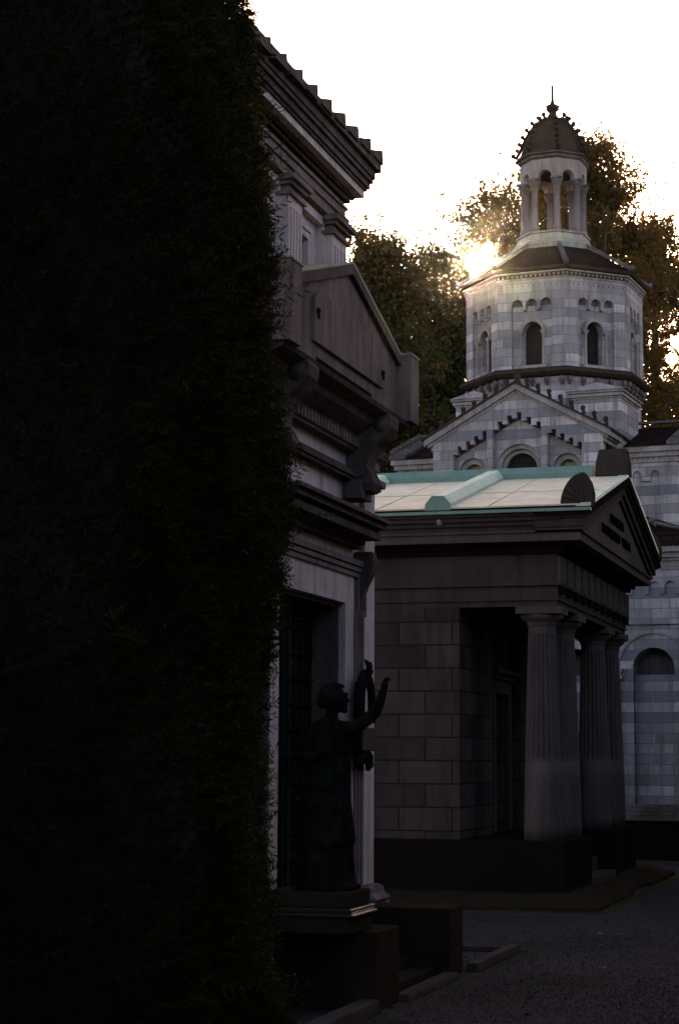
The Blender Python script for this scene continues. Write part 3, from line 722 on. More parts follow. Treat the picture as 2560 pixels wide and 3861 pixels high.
    rake('raking_cyma', 'granite_dark', .47, .022, .125); rake('raking_fillet', 'granite_column', .435, .126, .15); rake('raking_corona', 'granite_plain', .40, .151, .26); rake('raking_bed', 'granite_column', .36, .261, .33)
    rake('verge_strip', 'copper_pale', .48, -.02, .020, -.36)
    # roof
    m = nb(); A, B = Xb, Xe + .36
    for s in (-1, 1):
        y0 = Yc + s * e0 - s * .02; z0 = ez + .015; z1 = ez + sl * e0 + .01
        m.add([(A, y0, z0 - .07), (B, y0, z0 - .07), (B, y0, z0), (A, y0, z0), (B, Yc, z1), (A, Yc, z1), (B, Yc, z1 - .08), (A, Yc, z1 - .08)],
              [(0, 1, 2, 3), (3, 2, 4, 5), (0, 7, 6, 1), (1, 6, 4, 2), (0, 3, 5, 7)])
    rf = P(m, 'roof', 'roof_sheet')
    m = nb()     # sheet seams
    for s in (-1, 1):
        for x in (-7.35, -6.1, -4.72): m.tube([(x, Yc + s * e0, ez + .016), (x + .0, Yc, ez + sl * e0 + .012)], .004, 4)
        for t in (.55,): m.tube([(A, Yc + s * e0 * t, ez + sl * e0 * (1 - t) + .013), (B, Yc + s * e0 * t, ez + sl * e0 * (1 - t) + .013)], .004, 4)
    P(m, 'roof_seams', 'roof_sheet', rf)
    m = nb()
    for s in (-1, 1):
        y = Yc + s * (e0 + .02); m.box(Xb, Xe + .478, min(y, y - s * .1), max(y, y - s * .1), 4.575, 4.612)
    P(m, 'gutter', 'copper')
    m = nb()
    for s in (-1, 1):
        y = Yc + s * (e0 - .0); m.box(Xb, Xe + .30, min(y, y - s * .06), max(y, y - s * .06), 4.613, 4.640)
    P(m, 'gutter_shade', 'granite_dark')  # dark strip standing in for the shadow gap above the gutter
    sec = [(-.15, 0), (.15, 0), (.15, .075), (.07, .17), (-.07, .17), (-.15, .075)]
    m = nb(); zr = ez + sl * e0 - .03
    m.add([(A, Yc + a, zr + b) for a, b in sec] + [(B - .35, Yc + a, zr + b) for a, b in sec], [(i, (i + 1) % 6, (i + 1) % 6 + 6, i + 6) for i in range(6)] + [tuple(range(6)), tuple(range(11, 5, -1))])
    P(m, 'ridge_roll', 'copper')
    for x in (-5.335, -6.93, -8.5):
        m = nb(); z0 = ez - .02
        pts0 = [(x + a, Yc - e0 - .0, z0 + b) for a, b in sec]; pts1 = [(x + a, Yc - .05, ez + sl * e0 - .04 + b * .95) for a, b in sec]
        m.add(pts0 + pts1, [(i, (i + 1) % 6, (i + 1) % 6 + 6, i + 6) for i in range(6)] + [tuple(range(11, 5, -1))])
        b_ = P(m, 'roof_rib', 'copper_pale')
        m = nb(); pts = [(x + a * 1.03, Yc - e0 - .012, z0 + b * 1.03) for a, b in sec]; pt2 = [(x + a * 1.03, Yc - e0 + .01, z0 + b * 1.03) for a, b in sec]
        m.add(pts + pt2, [(i, (i + 1) % 6, (i + 1) % 6 + 6, i + 6) for i in range(6)] + [tuple(range(6)), tuple(range(11, 5, -1))])
        m.ball((x, Yc - e0 + .1, 4.50), .055, 8, 5)
        P(m, 'rib_end_cap', 'copper', b_)
    # acroteria
    m = nb(); x1 = -3.50; wq, hq = .37, .40
    prof = [(x1, 4.63), (x1 + .01, 4.80), (x1 - .02, 4.93), (x1 - .08, 4.63 + hq)] + [(x1 - .08 - (wq - .08) * sin(pi / 2 * i / 8), 4.63 + hq * cos(pi / 2 * i / 8)) for i in range(1, 9)]
    m.panel(prof, [], 0, .26, frY(22.02)); m.panel(prof, [], 0, .26, frY(28.32))
    for k in range(4):
        a = pi / 2 * (k + .6) / 4.4; m.tube([(x1 - .09, 22.018, 4.68), (x1 - .09 - .26 * sin(a), 22.018, 4.68 + .29 * cos(a))], [.02, .03], 6)
    P(m, 'corner_acroterion', 'dark_stone', bevel=.01)
    m = nb(); m.add([(-3.945, Yc - .2, 5.43), (-3.50, Yc - .2, 5.43), (-3.50, Yc + .2, 5.43), (-3.945, Yc + .2, 5.43), (-3.935, Yc - .17, 5.62), (-3.50, Yc - .17, 5.62), (-3.50, Yc + .17, 5.62), (-3.935, Yc + .17, 5.62), (-3.90, Yc - .1, 5.81), (-3.53, Yc - .1, 5.81), (-3.53, Yc + .1, 5.81), (-3.90, Yc + .1, 5.81)],
                    [(0, 3, 2, 1)] + [(a, b, b + 4, a + 4) for k in (0, 4) for a, b in ((k, k + 1), (k + 1, k + 2), (k + 2, k + 3), (k + 3, k))] + [(8, 9, 10, 11)])
    P(m, 'ridge_acroterion', 'dark_stone', bevel=.02)
    # inscription: raised letters
    for txt, yc, z, wd in (('FAMIGLIA', 25.09, 4.735, 1.16), ('FRANCESCO', 24.55, 4.53, 1.50), ('VILLA', 25.90, 4.53, .80)):
        cu = bpy.data.curves.new('letters', 'FONT'); cu.body = txt; cu.align_x = 'CENTER'; cu.size = .175; cu.extrude = .010; cu.offset = 0
        to = bpy.data.objects.new('tmp', cu); COL.objects.link(to); bpy.context.view_layer.update()
        me = bpy.data.meshes.new_from_object(to.evaluated_get(bpy.context.evaluated_depsgraph_get()))
        k = wd / max(to.dimensions.x, .01); bpy.data.objects.remove(to)
        me.name = 'inscription'; me.materials.clear(); me.materials.append(M['letter'])
        o = bpy.data.objects.new('inscription', me); COL.objects.link(o); o.parent = TM
        o.matrix_local = Matrix.Translation((Xe + .337 - TO[0], yc - TO[1], z)) @ Matrix(((0, 0, 1, 0), (1, 0, 0, 0), (0, 1, 0, 0), (0, 0, 0, 1))) @ Matrix.Diagonal((k, 1, 1, 1))
temple()

# ================================================================== PALE MAUSOLEUM
AO = (-4.6, 13.93, 0)
AM = thing('pale_mausoleum', AO, 0, 'tall pale stone mausoleum beside the dark conifer, gable on scroll brackets', 'mausoleum')
def mausoleum():
    Fx, Yc = -4.35, 13.93
    nb = lambda: MB(AO)
    P = lambda mb, n, m, par=AM, **k: mb.build(n, M[m], par, **k)
    B = -8.0; hw = 1.71
    # body with the door opening
    m = nb(); m.panel(rect(Yc - hw, Yc + hw, .0, 4.45), [rect(13.09, 14.77, .001 + .3, 2.935)], .05, .55, frX(Fx))
    m.box(B, Fx - .551, Yc - hw, Yc + hw, 0, 4.45); P(m, 'wall', 'pale')
    # corner pilasters with base and cap
    for s in (-1, 1):
        y0, y1 = sorted((Yc + s * 1.41, Yc + s * (hw + .005)))
        m = nb(); m.box(Fx - .35, Fx, y0, y1, .66, 4.12); pl = P(m, 'corner_pilaster', 'pale_light')
        m = nb(); m.box(Fx - .4, Fx + .11, y0 - .10, y1 + .12, .0, .52); m.lathe([(.01, .521), (.30, .521), (.33, .545), (.30, .575), (.26, .60), (.27, .63), (.22, .655)], Fx - .10, (y0 + y1) / 2, 4, pi / 4, smooth=False)
        P(m, 'pilaster_base', 'pale_dirty', pl, bevel=.015)
        m = nb(); m.box(Fx - .38, Fx + .05, y0 - .03, y1 + .05, 3.955, 3.985); m.box(Fx - .38, Fx + .08, y0 - .05, y1 + .08, 3.986, 4.05); m.box(Fx - .38, Fx + .04, y0 - .02, y1 + .03, 4.121, 4.20)
        P(m, 'pilaster_cap', 'pale_dirty', pl, bevel=.012)
    # architrave of the door
    fo = lambda a, b, t: [(a, .3), (a + t, .3), (a + t, 2.937), (b - t, 2.937), (b - t, .3), (b, .3), (b, 2.937 + t), (a, 2.937 + t)]
    m = nb(); 
    m.panel([(12.84, .3), (13.088, .3), (13.088, 2.937), (14.772, 2.937), (14.772, .3), (15.02, .3), (15.02, 3.17), (12.84, 3.17)], [], -.0, .12, frX(Fx)); jm = P(m, 'door_surround', 'pale_light')
    m = nb()
    for q, (i0, i1) in enumerate(((0, .035), (.045, .08), (.09, .135))):
        a0, a1 = 1.095 + i0, 1.095 + i1; e = .07
        m.panel([(Yc - a1, .3), (Yc - a0, .3), (Yc - a0, 2.90), (Yc - a0 - e, 2.90), (Yc - a0 - e, 3.17 + i0), (Yc + a0 + e, 3.17 + i0), (Yc + a0 + e, 2.90), (Yc + a0, 2.90), (Yc + a0, .3), (Yc + a1, .3), (Yc + a1, 2.90 - (i1 - i0)), (Yc + a1 + e, 2.90 - (i1 - i0)), (Yc + a1 + e, 3.17 + i1), (Yc - a1 - e, 3.17 + i1), (Yc - a1 - e, 2.90 - (i1 - i0)), (Yc - a1, 2.90 - (i1 - i0))], [], -.02 - q * .015, .1, frX(Fx))
    P(m, 'eared_moulding', 'pale_dirty', jm)
    m = nb(); m.box(-4.62, -4.405, 14.735, 14.769, .301, 2.933); m.box(-4.62, -4.405, 13.091, 13.125, .301, 2.933); m.box(-4.62, -4.405, 13.126, 14.734, 2.90, 2.933)
    P(m, 'reveal_shade', 'granite_column', jm)  # darker lining added so the pale door reveal looks shaded
    # door: dark bronze lattice
    m = nb(); m.box(-4.68, -4.63, 13.091, 14.769, .3, 2.934); d = P(m, 'door', 'bronze_door')
    m = nb()
    for y in np.arange(13.15, 14.75, .16): m.box(-4.629, -4.615, y, y + .025, .32, 2.9)
    for z in np.arange(.5, 2.9, .2): m.box(-4.614, -4.605, 13.1, 14.76, z, z + .022)
    m.box(-4.63, -4.59, 13.90, 13.96, .3, 2.93)
    P(m, 'door_lattice', 'bronze', d)
    # frieze over the door, lower cornice and its consoles
    m = nb(); m.box(Fx - .1, Fx - .02, 12.80, 15.06, 3.31, 3.46); P(m, 'door_frieze', 'pale')
    m = nb()
    for z, h, q in ((3.40, .035, .05), (3.436, .035, .08), (3.472, .055, .20), (3.528, .03, .18), (3.559, .045, .24), (3.605, .03, .28)):
        m.box(Fx - .05, Fx + q, 12.80 - q * .35, 15.05 + q * .35, z, z + h)
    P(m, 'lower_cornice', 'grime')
    for s in (-1, 1):
        m = nb(); pr = [(Fx - .04, 3.39), (Fx + .12, 3.39), (Fx + .135, 3.32), (Fx + .12, 3.22), (Fx + .06, 3.10), (Fx + .02, 2.98), (Fx + .03, 2.86), (Fx + .0, 2.78), (Fx - .04, 2.80)]
        yy = Yc + s * 1.27 - .065; m.panel(pr, [], 0, .13, frY(yy)); P(m, 'door_console', 'grime', bevel=.01)
    # string moulding, small drops
    m = nb()
    for z, h, q in ((3.955, .025, .03), (3.981, .03, .05), (4.012, .03, .035)): m.box(Fx - .1, Fx + q, Yc - hw + .31, Yc + hw - .31, z, z + h)
    P(m, 'string_moulding', 'grime')
    m = nb()
    for s in (-1, 1):
        for dy in (-.16, .02): m.box(Fx - .06, Fx + .12, Yc + s * 1.06 + dy - .01, Yc + s * 1.06 + dy + .12, 3.80, 3.954, (.02, .02))
    P(m, 'drop_brackets', 'grime')
    # dentils under the upper cornice
    m = nb(); dn = nb()
    for y in np.arange(Yc - 1.62, Yc + 1.75, .085): dn.box(Fx - .06, Fx + .075, y, y + .05, 4.225, 4.30)
    m.box(Fx - .06, Fx + .04, Yc - hw, Yc + hw + .03, 4.20, 4.224)
    P(m, 'dentil_fillet', 'pale_mid'); P(dn, 'dentils', 'pale_mid')
    # swelling cornice (cyma) under the gable block
    m = nb(); pr = [(Fx - .06, 4.301), (Fx + .05, 4.301), (Fx + .06, 4.33), (Fx + .11, 4.36), (Fx + .18, 4.41), (Fx + .20, 4.46), (Fx + .31, 4.50), (Fx + .33, 4.53), (Fx - .06, 4.53)]
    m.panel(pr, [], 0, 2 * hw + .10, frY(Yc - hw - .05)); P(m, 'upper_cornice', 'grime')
    # big scroll brackets
    for s in (-1, 1):
        m = nb()
        pr = [(Fx - .04, 4.52), (Fx + .31, 4.52), (Fx + .34, 4.47), (Fx + .33, 4.39), (Fx + .27, 4.31), (Fx + .20, 4.25), (Fx + .15, 4.17), (Fx + .13, 4.08), (Fx + .17, 4.0), (Fx + .20, 3.94), (Fx + .16, 3.87), (Fx + .06, 3.86), (Fx - .04, 3.92)]
        yy = Yc + s * 1.12 - .13
        m.panel(pr, [], 0, .26, frY(yy)); br = P(m, 'scroll_bracket', 'grime', bevel=.015)
        m = nb(); m.tube([(Fx + .25, yy - .012, 4.42), (Fx + .25, yy + .27, 4.42)], .065, 14); m.tube([(Fx + .11, yy - .012, 3.95), (Fx + .11, yy + .27, 3.95)], .055, 14); P(m, 'scroll_volute', 'grime', br)
    # gable block
    Gx = -4.06; sl = .295
    zr = lambda y, z: z - sl * abs(y - Yc)
    m = nb(); hwg = 1.43
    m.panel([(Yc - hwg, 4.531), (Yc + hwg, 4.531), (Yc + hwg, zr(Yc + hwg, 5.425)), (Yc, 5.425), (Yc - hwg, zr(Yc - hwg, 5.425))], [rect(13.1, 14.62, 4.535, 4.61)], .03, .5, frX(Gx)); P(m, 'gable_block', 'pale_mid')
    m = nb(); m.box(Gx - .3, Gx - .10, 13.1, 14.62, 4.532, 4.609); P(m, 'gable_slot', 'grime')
    m = nb(); m.panel([(Yc - hwg - .04, zr(Yc - hwg - .04, 5.43)), (Yc, 5.43), (Yc + hwg + .04, zr(Yc + hwg + .04, 5.43)), (Yc + hwg + .04, zr(Yc + hwg + .04, 5.51)), (Yc, 5.51), (Yc - hwg - .04, zr(Yc - hwg - .04, 5.51))], [], -.01, .5, frX(Gx)); P(m, 'gable_coping', 'grime')
    m = nb(); m.panel([(Yc - hwg - .05, zr(Yc - hwg - .05, 5.512)), (Yc, 5.512), (Yc + hwg + .05, zr(Yc + hwg + .05, 5.512)), (Yc + hwg + .05, zr(Yc + hwg + .05, 5.53)), (Yc, 5.53), (Yc - hwg - .05, zr(Yc - hwg - .05, 5.53))], [], -.012, .51, frX(Gx)); P(m, 'gable_flashing', 'rim_top')
    m = nb(); m.panel([(12.98, 4.70), (14.87, 4.70), (14.87, 5.03), (14.75, 5.10), (13.1, 5.10), (12.98, 5.03)], [], -.0, .029, frX(Gx)); pq = P(m, 'blank_tablet', 'pale_mid', bevel=.004)
    m = nb()
    for y, z in ((13.03, 4.93), (14.82, 4.82)): m.ball((Gx + .0, y, z), .028, 8, 5); m.ball((Gx + .0, y + .02, z - .035), .02, 6, 4)
    P(m, 'tablet_stud', 'bronze', pq)
    m = nb()
    for s in (-1, 1):
        y = Yc + s * 1.72; y0, y1 = sorted((Yc + s * 1.52, Yc + s * 1.79)); m.box(Fx - .3, Fx + .37, y0, y1, 4.531, 5.10, (.0, .0))
    eb = P(m, 'end_block', 'pale_mid')
    m = nb()
    for s in (-1, 1):
        y0, y1 = sorted((Yc + s * 1.51, Yc + s * 1.80)); m.box(Fx - .31, Fx + .38, y0, y1, 5.101, 5.115)
    P(m, 'end_block_cap', 'rim_top', eb)
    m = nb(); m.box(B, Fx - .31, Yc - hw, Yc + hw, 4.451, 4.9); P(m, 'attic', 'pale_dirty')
    # ---------------- upper storey
    T = -4.6; yl, yr = 12.46, 15.40
    m = nb()
    m.panel(rect(yl, yr, 4.9, 6.20), [rect(14.13, 14.93, 4.905, 6.13), rect(12.96, 13.75, 4.905, 6.13)], 0, .06, frX(T))
    m.panel(rect(yl + .01, yr - .01, 4.9, 6.20), [rect(14.16, 14.60, 4.905, 5.93), rect(13.2, 13.65, 4.905, 5.93)], .061, .3, frX(T))
    m.box(B + .5, T - .31, yl + .01, yr - .01, 4.901, 6.20); P(m, 'upper_wall', 'pale')
    m = nb()
    for a, b in ((14.16, 14.60), (13.2, 13.65)):
        m.panel([(a - .05, 4.9), (a, 4.9), (a, 5.93), (b, 5.93), (b, 4.9), (b + .05, 4.9), (b + .05, 5.98), (a - .05, 5.98)], [], .03, .0605, frX(T))
        m.panel([(a - .11, 4.9), (a - .07, 4.9), (a - .07, 6.0), (b + .07, 6.0), (b + .07, 4.9), (b + .11, 4.9), (b + .11, 6.04), (a - .11, 6.04)], [], .03, .0605, frX(T))
    wf = P(m, 'window_frame', 'pale')
    m = nb(); m.box(T - .28, T - .25, 14.15, 14.61, 4.902, 5.94); m.box(T - .28, T - .25, 13.19, 13.66, 4.902, 5.94); P(m, 'window_recess', 'glass', wf)
    for a, b in ((14.95, 15.37), (13.77, 14.11), (12.49, 12.91)):
        m = nb(); n = 4; wd = (b - a) / (n * 2 + 1); fl = [rect(a + wd * (2 * k + 1), a + wd * (2 * k + 2), 4.93, 5.98) for k in range(n)]
        m.panel(rect(a, b, 4.9, 6.06), fl, -.07, -.04, frX(T)); m.box(T, T + .039, a, b, 4.9, 6.06)
        pp = P(m, 'fluted_pilaster', 'pale')
        m = nb()
        for z, h, q in ((6.061, .03, .03), (6.092, .05, 0), (6.143, .03, .035), (6.174, .045, .07)): m.box(T - .02, T + .07 + q, a - q, b + q, z, z + h)
        P(m, 'pilaster_capital', 'pale_dirty', pp)
    def rb(m, q, z0, z1): m.box(B + .4 - q, T + q, yl - q, yr + q, z0, z1)
    m = nb()
    for q, a, b in ((.05, 6.22, 6.30), (.07, 6.301, 6.32), (.04, 6.321, 6.40), (.06, 6.401, 6.425), (.03, 6.426, 6.47)): rb(m, q, a, b)
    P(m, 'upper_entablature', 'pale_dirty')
    m = nb(); rb(m, .17, 6.54, 6.60); P(m, 'upper_corona', 'pale')
    m = nb()
    for q, a, b in ((.07, 6.471, 6.505), (.10, 6.506, 6.539)): rb(m, q, a, b)
    P(m, 'upper_bed_moulding', 'dark_stone'); m = nb()
    for q, a, b in ((.19, 6.601, 6.625), (.21, 6.626, 6.68), (.235, 6.681, 6.72), (.25, 6.721, 6.79)): rb(m, q, a, b)
    P(m, 'upper_cornice_mouldings', 'grime')
    m = nb(); rb(m, .29, 6.791, 6.86)
    q = .29; x0, x1, y0, y1 = B + .4 - q, T + q, yl - q, yr + q; zx = 7.3
    m.add([(x0, y0, 6.861 - .0), (x1, y0, 6.861), (x1, y1, 6.861), (x0, y1, 6.861), (x0 + 1.4, Yc, zx), (x1 - 1.4, Yc, zx)], [(0, 1, 5, 4), (1, 2, 5), (2, 3, 4, 5), (3, 0, 4), (0, 3, 2, 1)])
    rf = P(m, 'upper_roof', 'grime')
    m = nb()
    for k in range(9):
        y = yr + .0 - .385 * k; tz = .036 * (yr - y)
        m.add([(a_, b_, c_ - tz) for a_, b_, c_ in [(T + .15, y, 6.861), (T + .31, y, 6.861), (T + .31, y + .29, 6.861), (T + .15, y + .29, 6.861), (T + .15, y + .02, 6.93), (T + .30, y + .01, 6.90), (T + .30, y + .30, 7.0), (T + .15, y + .30, 7.03)]],
              [(0, 3, 2, 1), (4, 5, 6, 7), (0, 1, 5, 4), (1, 2, 6, 5), (2, 3, 7, 6), (3, 0, 4, 7)])
    for k in range(8):
        x = T - .35 - .385 * k
        m.add([(x, yr + .12, 6.861), (x + .29, yr + .12, 6.861), (x + .29, yr + .31, 6.861), (x, yr + .31, 6.861), (x + .03, yr + .12, 6.96), (x + .26, yr + .12, 6.96), (x + .26, yr + .29, 6.94), (x + .03, yr + .29, 6.94)],
              [(0, 3, 2, 1), (4, 5, 6, 7), (0, 1, 5, 4), (1, 2, 6, 5), (2, 3, 7, 6), (3, 0, 4, 7)])
    P(m, 'antefix_row', 'grime', rf)
    # ---------------- steps and flanking piers
    m = nb()
    for k, (x, z) in enumerate(((-3.62, .08), (-3.80, .16), (-3.98, .24), (-4.16, .30))): m.box(-4.4, x, 13.28, 14.82, 0, z)
    P(m, 'entrance_steps', 'granite_wet', bevel=.01)
    for y0, y1 in ((12.68, 13.27), (14.83, 15.27)):
        m = nb(); m.box(-4.24, -3.50, y0, y1, 0, .53); P(m, 'flanking_pier', 'granite_wet', bevel=.012)
mausoleum()

# ================================================================== STATUE, PEDESTAL, BRONZE ORNAMENT
def pedestal():
    o = (-3.92, 12.72, 0)
    p = thing('statue_pedestal', o, 0, 'dark stepped stone pedestal with polished moulding carrying the bronze figure', 'pedestal')
    m = MB(o); m.box(-4.24, -3.62, 12.40, 12.98, .531, .64); m.build('foot', M['granite_wet'], p, bevel=.008)
    m = MB(o); m.box(-4.26, -3.585, 12.38, 13.00, .641, .665); m.box(-4.25, -3.60, 12.40, 12.99, .666, .70); m.build('moulding', M['polish'], p, bevel=.01)
    m = MB(o); m.box(-4.23, -3.63, 12.42, 12.97, .701, .80); m.build('block', M['granite_wet'], p, bevel=.008)
pedestal()

def statue():
    o = (-3.875, 12.72, .80)
    m = MB()
    def ring(cx, cy, z, rx, ry, amp, ph, n=48):
        return [(cx + rx * cos(2 * pi * k / n) * (1 + amp * (.6 * sin(9 * 2 * pi * k / n + ph) + .4 * sin(14 * 2 * pi * k / n - ph * 1.3))),
                 cy + ry * sin(2 * pi * k / n) * (1 + amp * (.6 * sin(9 * 2 * pi * k / n + ph) + .4 * sin(14 * 2 * pi * k / n - ph * 1.3))), z) for k in range(n)]
    def loft(rs, n=48):
        vs = [v for r in rs for v in r]; fs = [(i * n + k, i * n + (k + 1) % n, (i + 1) * n + (k + 1) % n, (i + 1) * n + k) for i in range(len(rs) - 1) for k in range(n)]
        fs += [tuple(reversed(range(n))), tuple((len(rs) - 1) * n + k for k in range(n))]; m.add(vs, fs, True)
    # gown and torso, leaning slightly towards the path
    loft([ring(0, 0, 0.0, .20, .17, .10, 0), ring(0, 0, .03, .20, .17, .10, .1), ring(.0, 0, .2, .18, .155, .09, .4), ring(.01, 0, .38, .165, .145, .08, .8), ring(.015, 0, .58, .155, .14, .06, 1.2),
          ring(.01, 0, .70, .145, .13, .05, 1.6), ring(.0, 0, .82, .125, .11, .03, 2), ring(.0, 0, .92, .13, .105, .02, 2), ring(.01, 0, 1.02, .145, .105, .01, 2), ring(.01, 0, 1.10, .15, .10, 0, 2), ring(.015, 0, 1.145, .10, .075, 0, 0), ring(.02, 0, 1.17, .045, .045, 0, 0)])
    # mantle hanging down the side with a flared hem
    loft([ring(.11, -.02, .30, .07, .11, .16, .3), ring(.13, -.02, .33, .075, .12, .14, .5), ring(.12, -.02, .6, .055, .10, .10, 1), ring(.12, -.01, .9, .05, .08, .05, 1), ring(.10, 0, 1.1, .05, .06, 0, 1)])
    # neck, head with face turned to the right, hair knot
    m.tube([(.02, 0, 1.10), (.035, 0, 1.20), (.05, 0, 1.26)], [.05, .042, .045], 12)
    m.ball((.055, 0, 1.30), .080, 16, 12, (1.0, .82, 1.14)); m.ball((.085, 0, 1.27), .06, 14, 10, (.9, .85, 1.1))
    m.tube([(.135, 0, 1.315), (.156, 0, 1.285), (.14, 0, 1.275)], [.01, .014, .01], 8)        # nose
    m.tube([(.135, -.03, 1.335), (.146, 0, 1.335), (.135, .03, 1.335)], .011, 6)               # brow
    m.ball((.140, 0, 1.255), .015, 8, 5, (.8, 1.5, .6)); m.ball((.128, 0, 1.222), .024, 8, 6)  # lips, chin
    m.ball((.06, -.072, 1.295), .02, 8, 6, (.8, .4, 1.3)); m.ball((.06, .072, 1.295), .02, 8, 6, (.8, .4, 1.3))
    m.ball((.03, 0, 1.33), .083, 16, 10, (1.0, .92, .95)); m.ball((-.02, 0, 1.285), .055, 12, 8); [m.tube([(.10 - .03 * k, .06 - .012 * k, 1.385 - .022 * k), (.06 - .035 * k, .0, 1.405 - .02 * k), (.10 - .03 * k, -.06 + .012 * k, 1.385 - .022 * k)], .016, 6) for k in range(4)]
    # right arm stretched out, forearm and hand raised
    m.tube([(.10, -.01, 1.09), (.20, -.01, 1.10), (.30, -.01, 1.165), (.352, 0, 1.215)], [.062, .052, .045, .040], 12)
    m.tube([(.345, 0, 1.205), (.37, 0, 1.255), (.395, 0, 1.325), (.407, 0, 1.365)], [.040, .038, .030, .023], 12)
    m.ball((.413, 0, 1.39), .034, 10, 8, (.75, 1.0, 1.1))
    for k, (dy, l) in enumerate(((-.024, .040), (-.008, .048), (.008, .045), (.024, .036))):
        m.tube([(.41, dy, 1.41), (.42, dy, 1.41 + l * .6), (.442, dy, 1.41 + l * .75), (.45, dy * .9, 1.41 + l * .35)], [.0095, .009, .008, .007], 7)
    m.tube([(.40, -.025, 1.385), (.425, -.034, 1.40), (.447, -.02, 1.415)], [.011, .010, .008], 7)
    # left arm folded on the chest
    m.tube([(-.10, .0, 1.08), (-.14, -.02, .95), (-.10, -.09, .87), (.0, -.12, .93)], [.055, .048, .042, .032], 12)
    m.ball((.02, -.125, .95), .032, 8, 6, (1.2, .7, .8))
    for k in range(4): m.tube([(.03, -.13, .965 - k * .013), (.06, -.135, .972 - k * .014), (.08, -.125, .968 - k * .014)], [.009, .008, .007], 6)
    # bare feet under the hem
    for y in (-.07, .07): m.ball((.17, y, .025), .04, 10, 6, (1.6, .7, .6))
    q = m.build('bronze_statue', M['bronze'], None, loc=o)
    r = q.modifiers.new('skin', 'REMESH'); r.mode = 'VOXEL'; r.voxel_size = .0065; r.use_smooth_shade = True
    s_ = q.modifiers.new('soft', 'SMOOTH'); s_.factor = .5; s_.iterations = 2
    tag(q, 'dark bronze robed figure on the pedestal, one bare arm reaching towards the path', 'statue')
statue()

def wall_ornament():
    o = (-4.35, 15.02, 1.6)
    t = thing('bronze_wall_ornament', o, 0, 'bronze memorial ornament with arched frame right of the pale doorway', 'ornament')
    m = MB(o); x = -4.25
    pts = [(x, 14.83, 1.98)] + [(x, 15.02 - .19 * cos(pi * i / 14), 2.13 + .25 * sin(pi * i / 14)) for i in range(15)] + [(x, 15.21, 1.98)]
    m.tube(pts, .033, 8); m.tube([(p[0] + .02, 15.02 + (p[1] - 15.02) * .72, 2.0 + (p[2] - 2.0) * .86) for p in pts], .018, 6); m.build('arched_frame', M['bronze'], t)
    m = MB(o); m.panel([(14.85, 1.96)] + [(14.94 - .09 * cos(pi * i / 14), 2.13 + .19 * sin(pi * i / 14)) for i in range(15)] + [(15.03, 1.96)], [], .02, .05, frX(x)); m.build('back_plate', M['bronze_door'], t)
    m = MB(o)
    for yy, zz, r0 in ((15.03, 2.39, .035), (15.08, 2.46, .028), (15.12, 2.40, .03), (15.02, 2.47, .018), (15.15, 2.45, .016), (14.95, 2.37, .03)): m.tube([(x, 15.04, 2.36), (x + .02, (15.04 + yy) / 2, (2.38 + zz) / 2), (x + .01, yy, zz), (x - .01, yy + .03, zz + .02)], [.03, r0, r0, .008], 6)
    m.build('crest', M['bronze'], t)
    m = MB(o); m.box(-4.42, x + .04, 14.80, 15.21, 1.75, 1.94); m.build('plaque_box', M['bronze_door'], t, bevel=.01)
    m = MB(o)
    for s in (-1, 1):
        m.tube([(x, 15.01 + s * .02, 1.74), (x, 15.01 + s * .14, 1.70), (x, 15.01 + s * .16, 1.63), (x, 15.01 + s * .10, 1.61), (x, 15.01 + s * .10, 1.66)], [.04, .035, .03, .025, .02], 8)
    m.ball((x, 15.01, 1.70), .06, 8, 6); m.build('scroll_pendant', M['bronze'], t)
wall_ornament()

# ================================================================== KERBS, GROUND DETAIL
def kerb(name, x0, x1, y0, y1, h, label):
    o = ((x0 + x1) / 2, (y0 + y1) / 2, 0)
    m = MB(o); m.box(x0, x1, y0, y1, 0, h, (.012, .012)); q = m.build(name, M['granite_plain'], None, loc=o, bevel=.01)
    tag(q, label, 'kerb'); return q
kerb('stone_kerb', -3.62, -3.46, 9.2, 12.66, .09, 'mossy stone kerb running toward the camera from the statue pier')
kerb('stone_kerb', -3.56, -3.42, 13.28, 14.82, .05, 'low stone sill on the ground between the two piers of the pale tomb')
kerb('stone_kerb', -3.49, -3.37, 15.28, 17.0, .07, 'narrow pale kerb strip bordering the gravel just past the empty pier')
kerb('stone_kerb', -4.6, -3.50, 16.88, 17.0, .05, 'short cross kerb closing the plot between the pale and granite tombs')

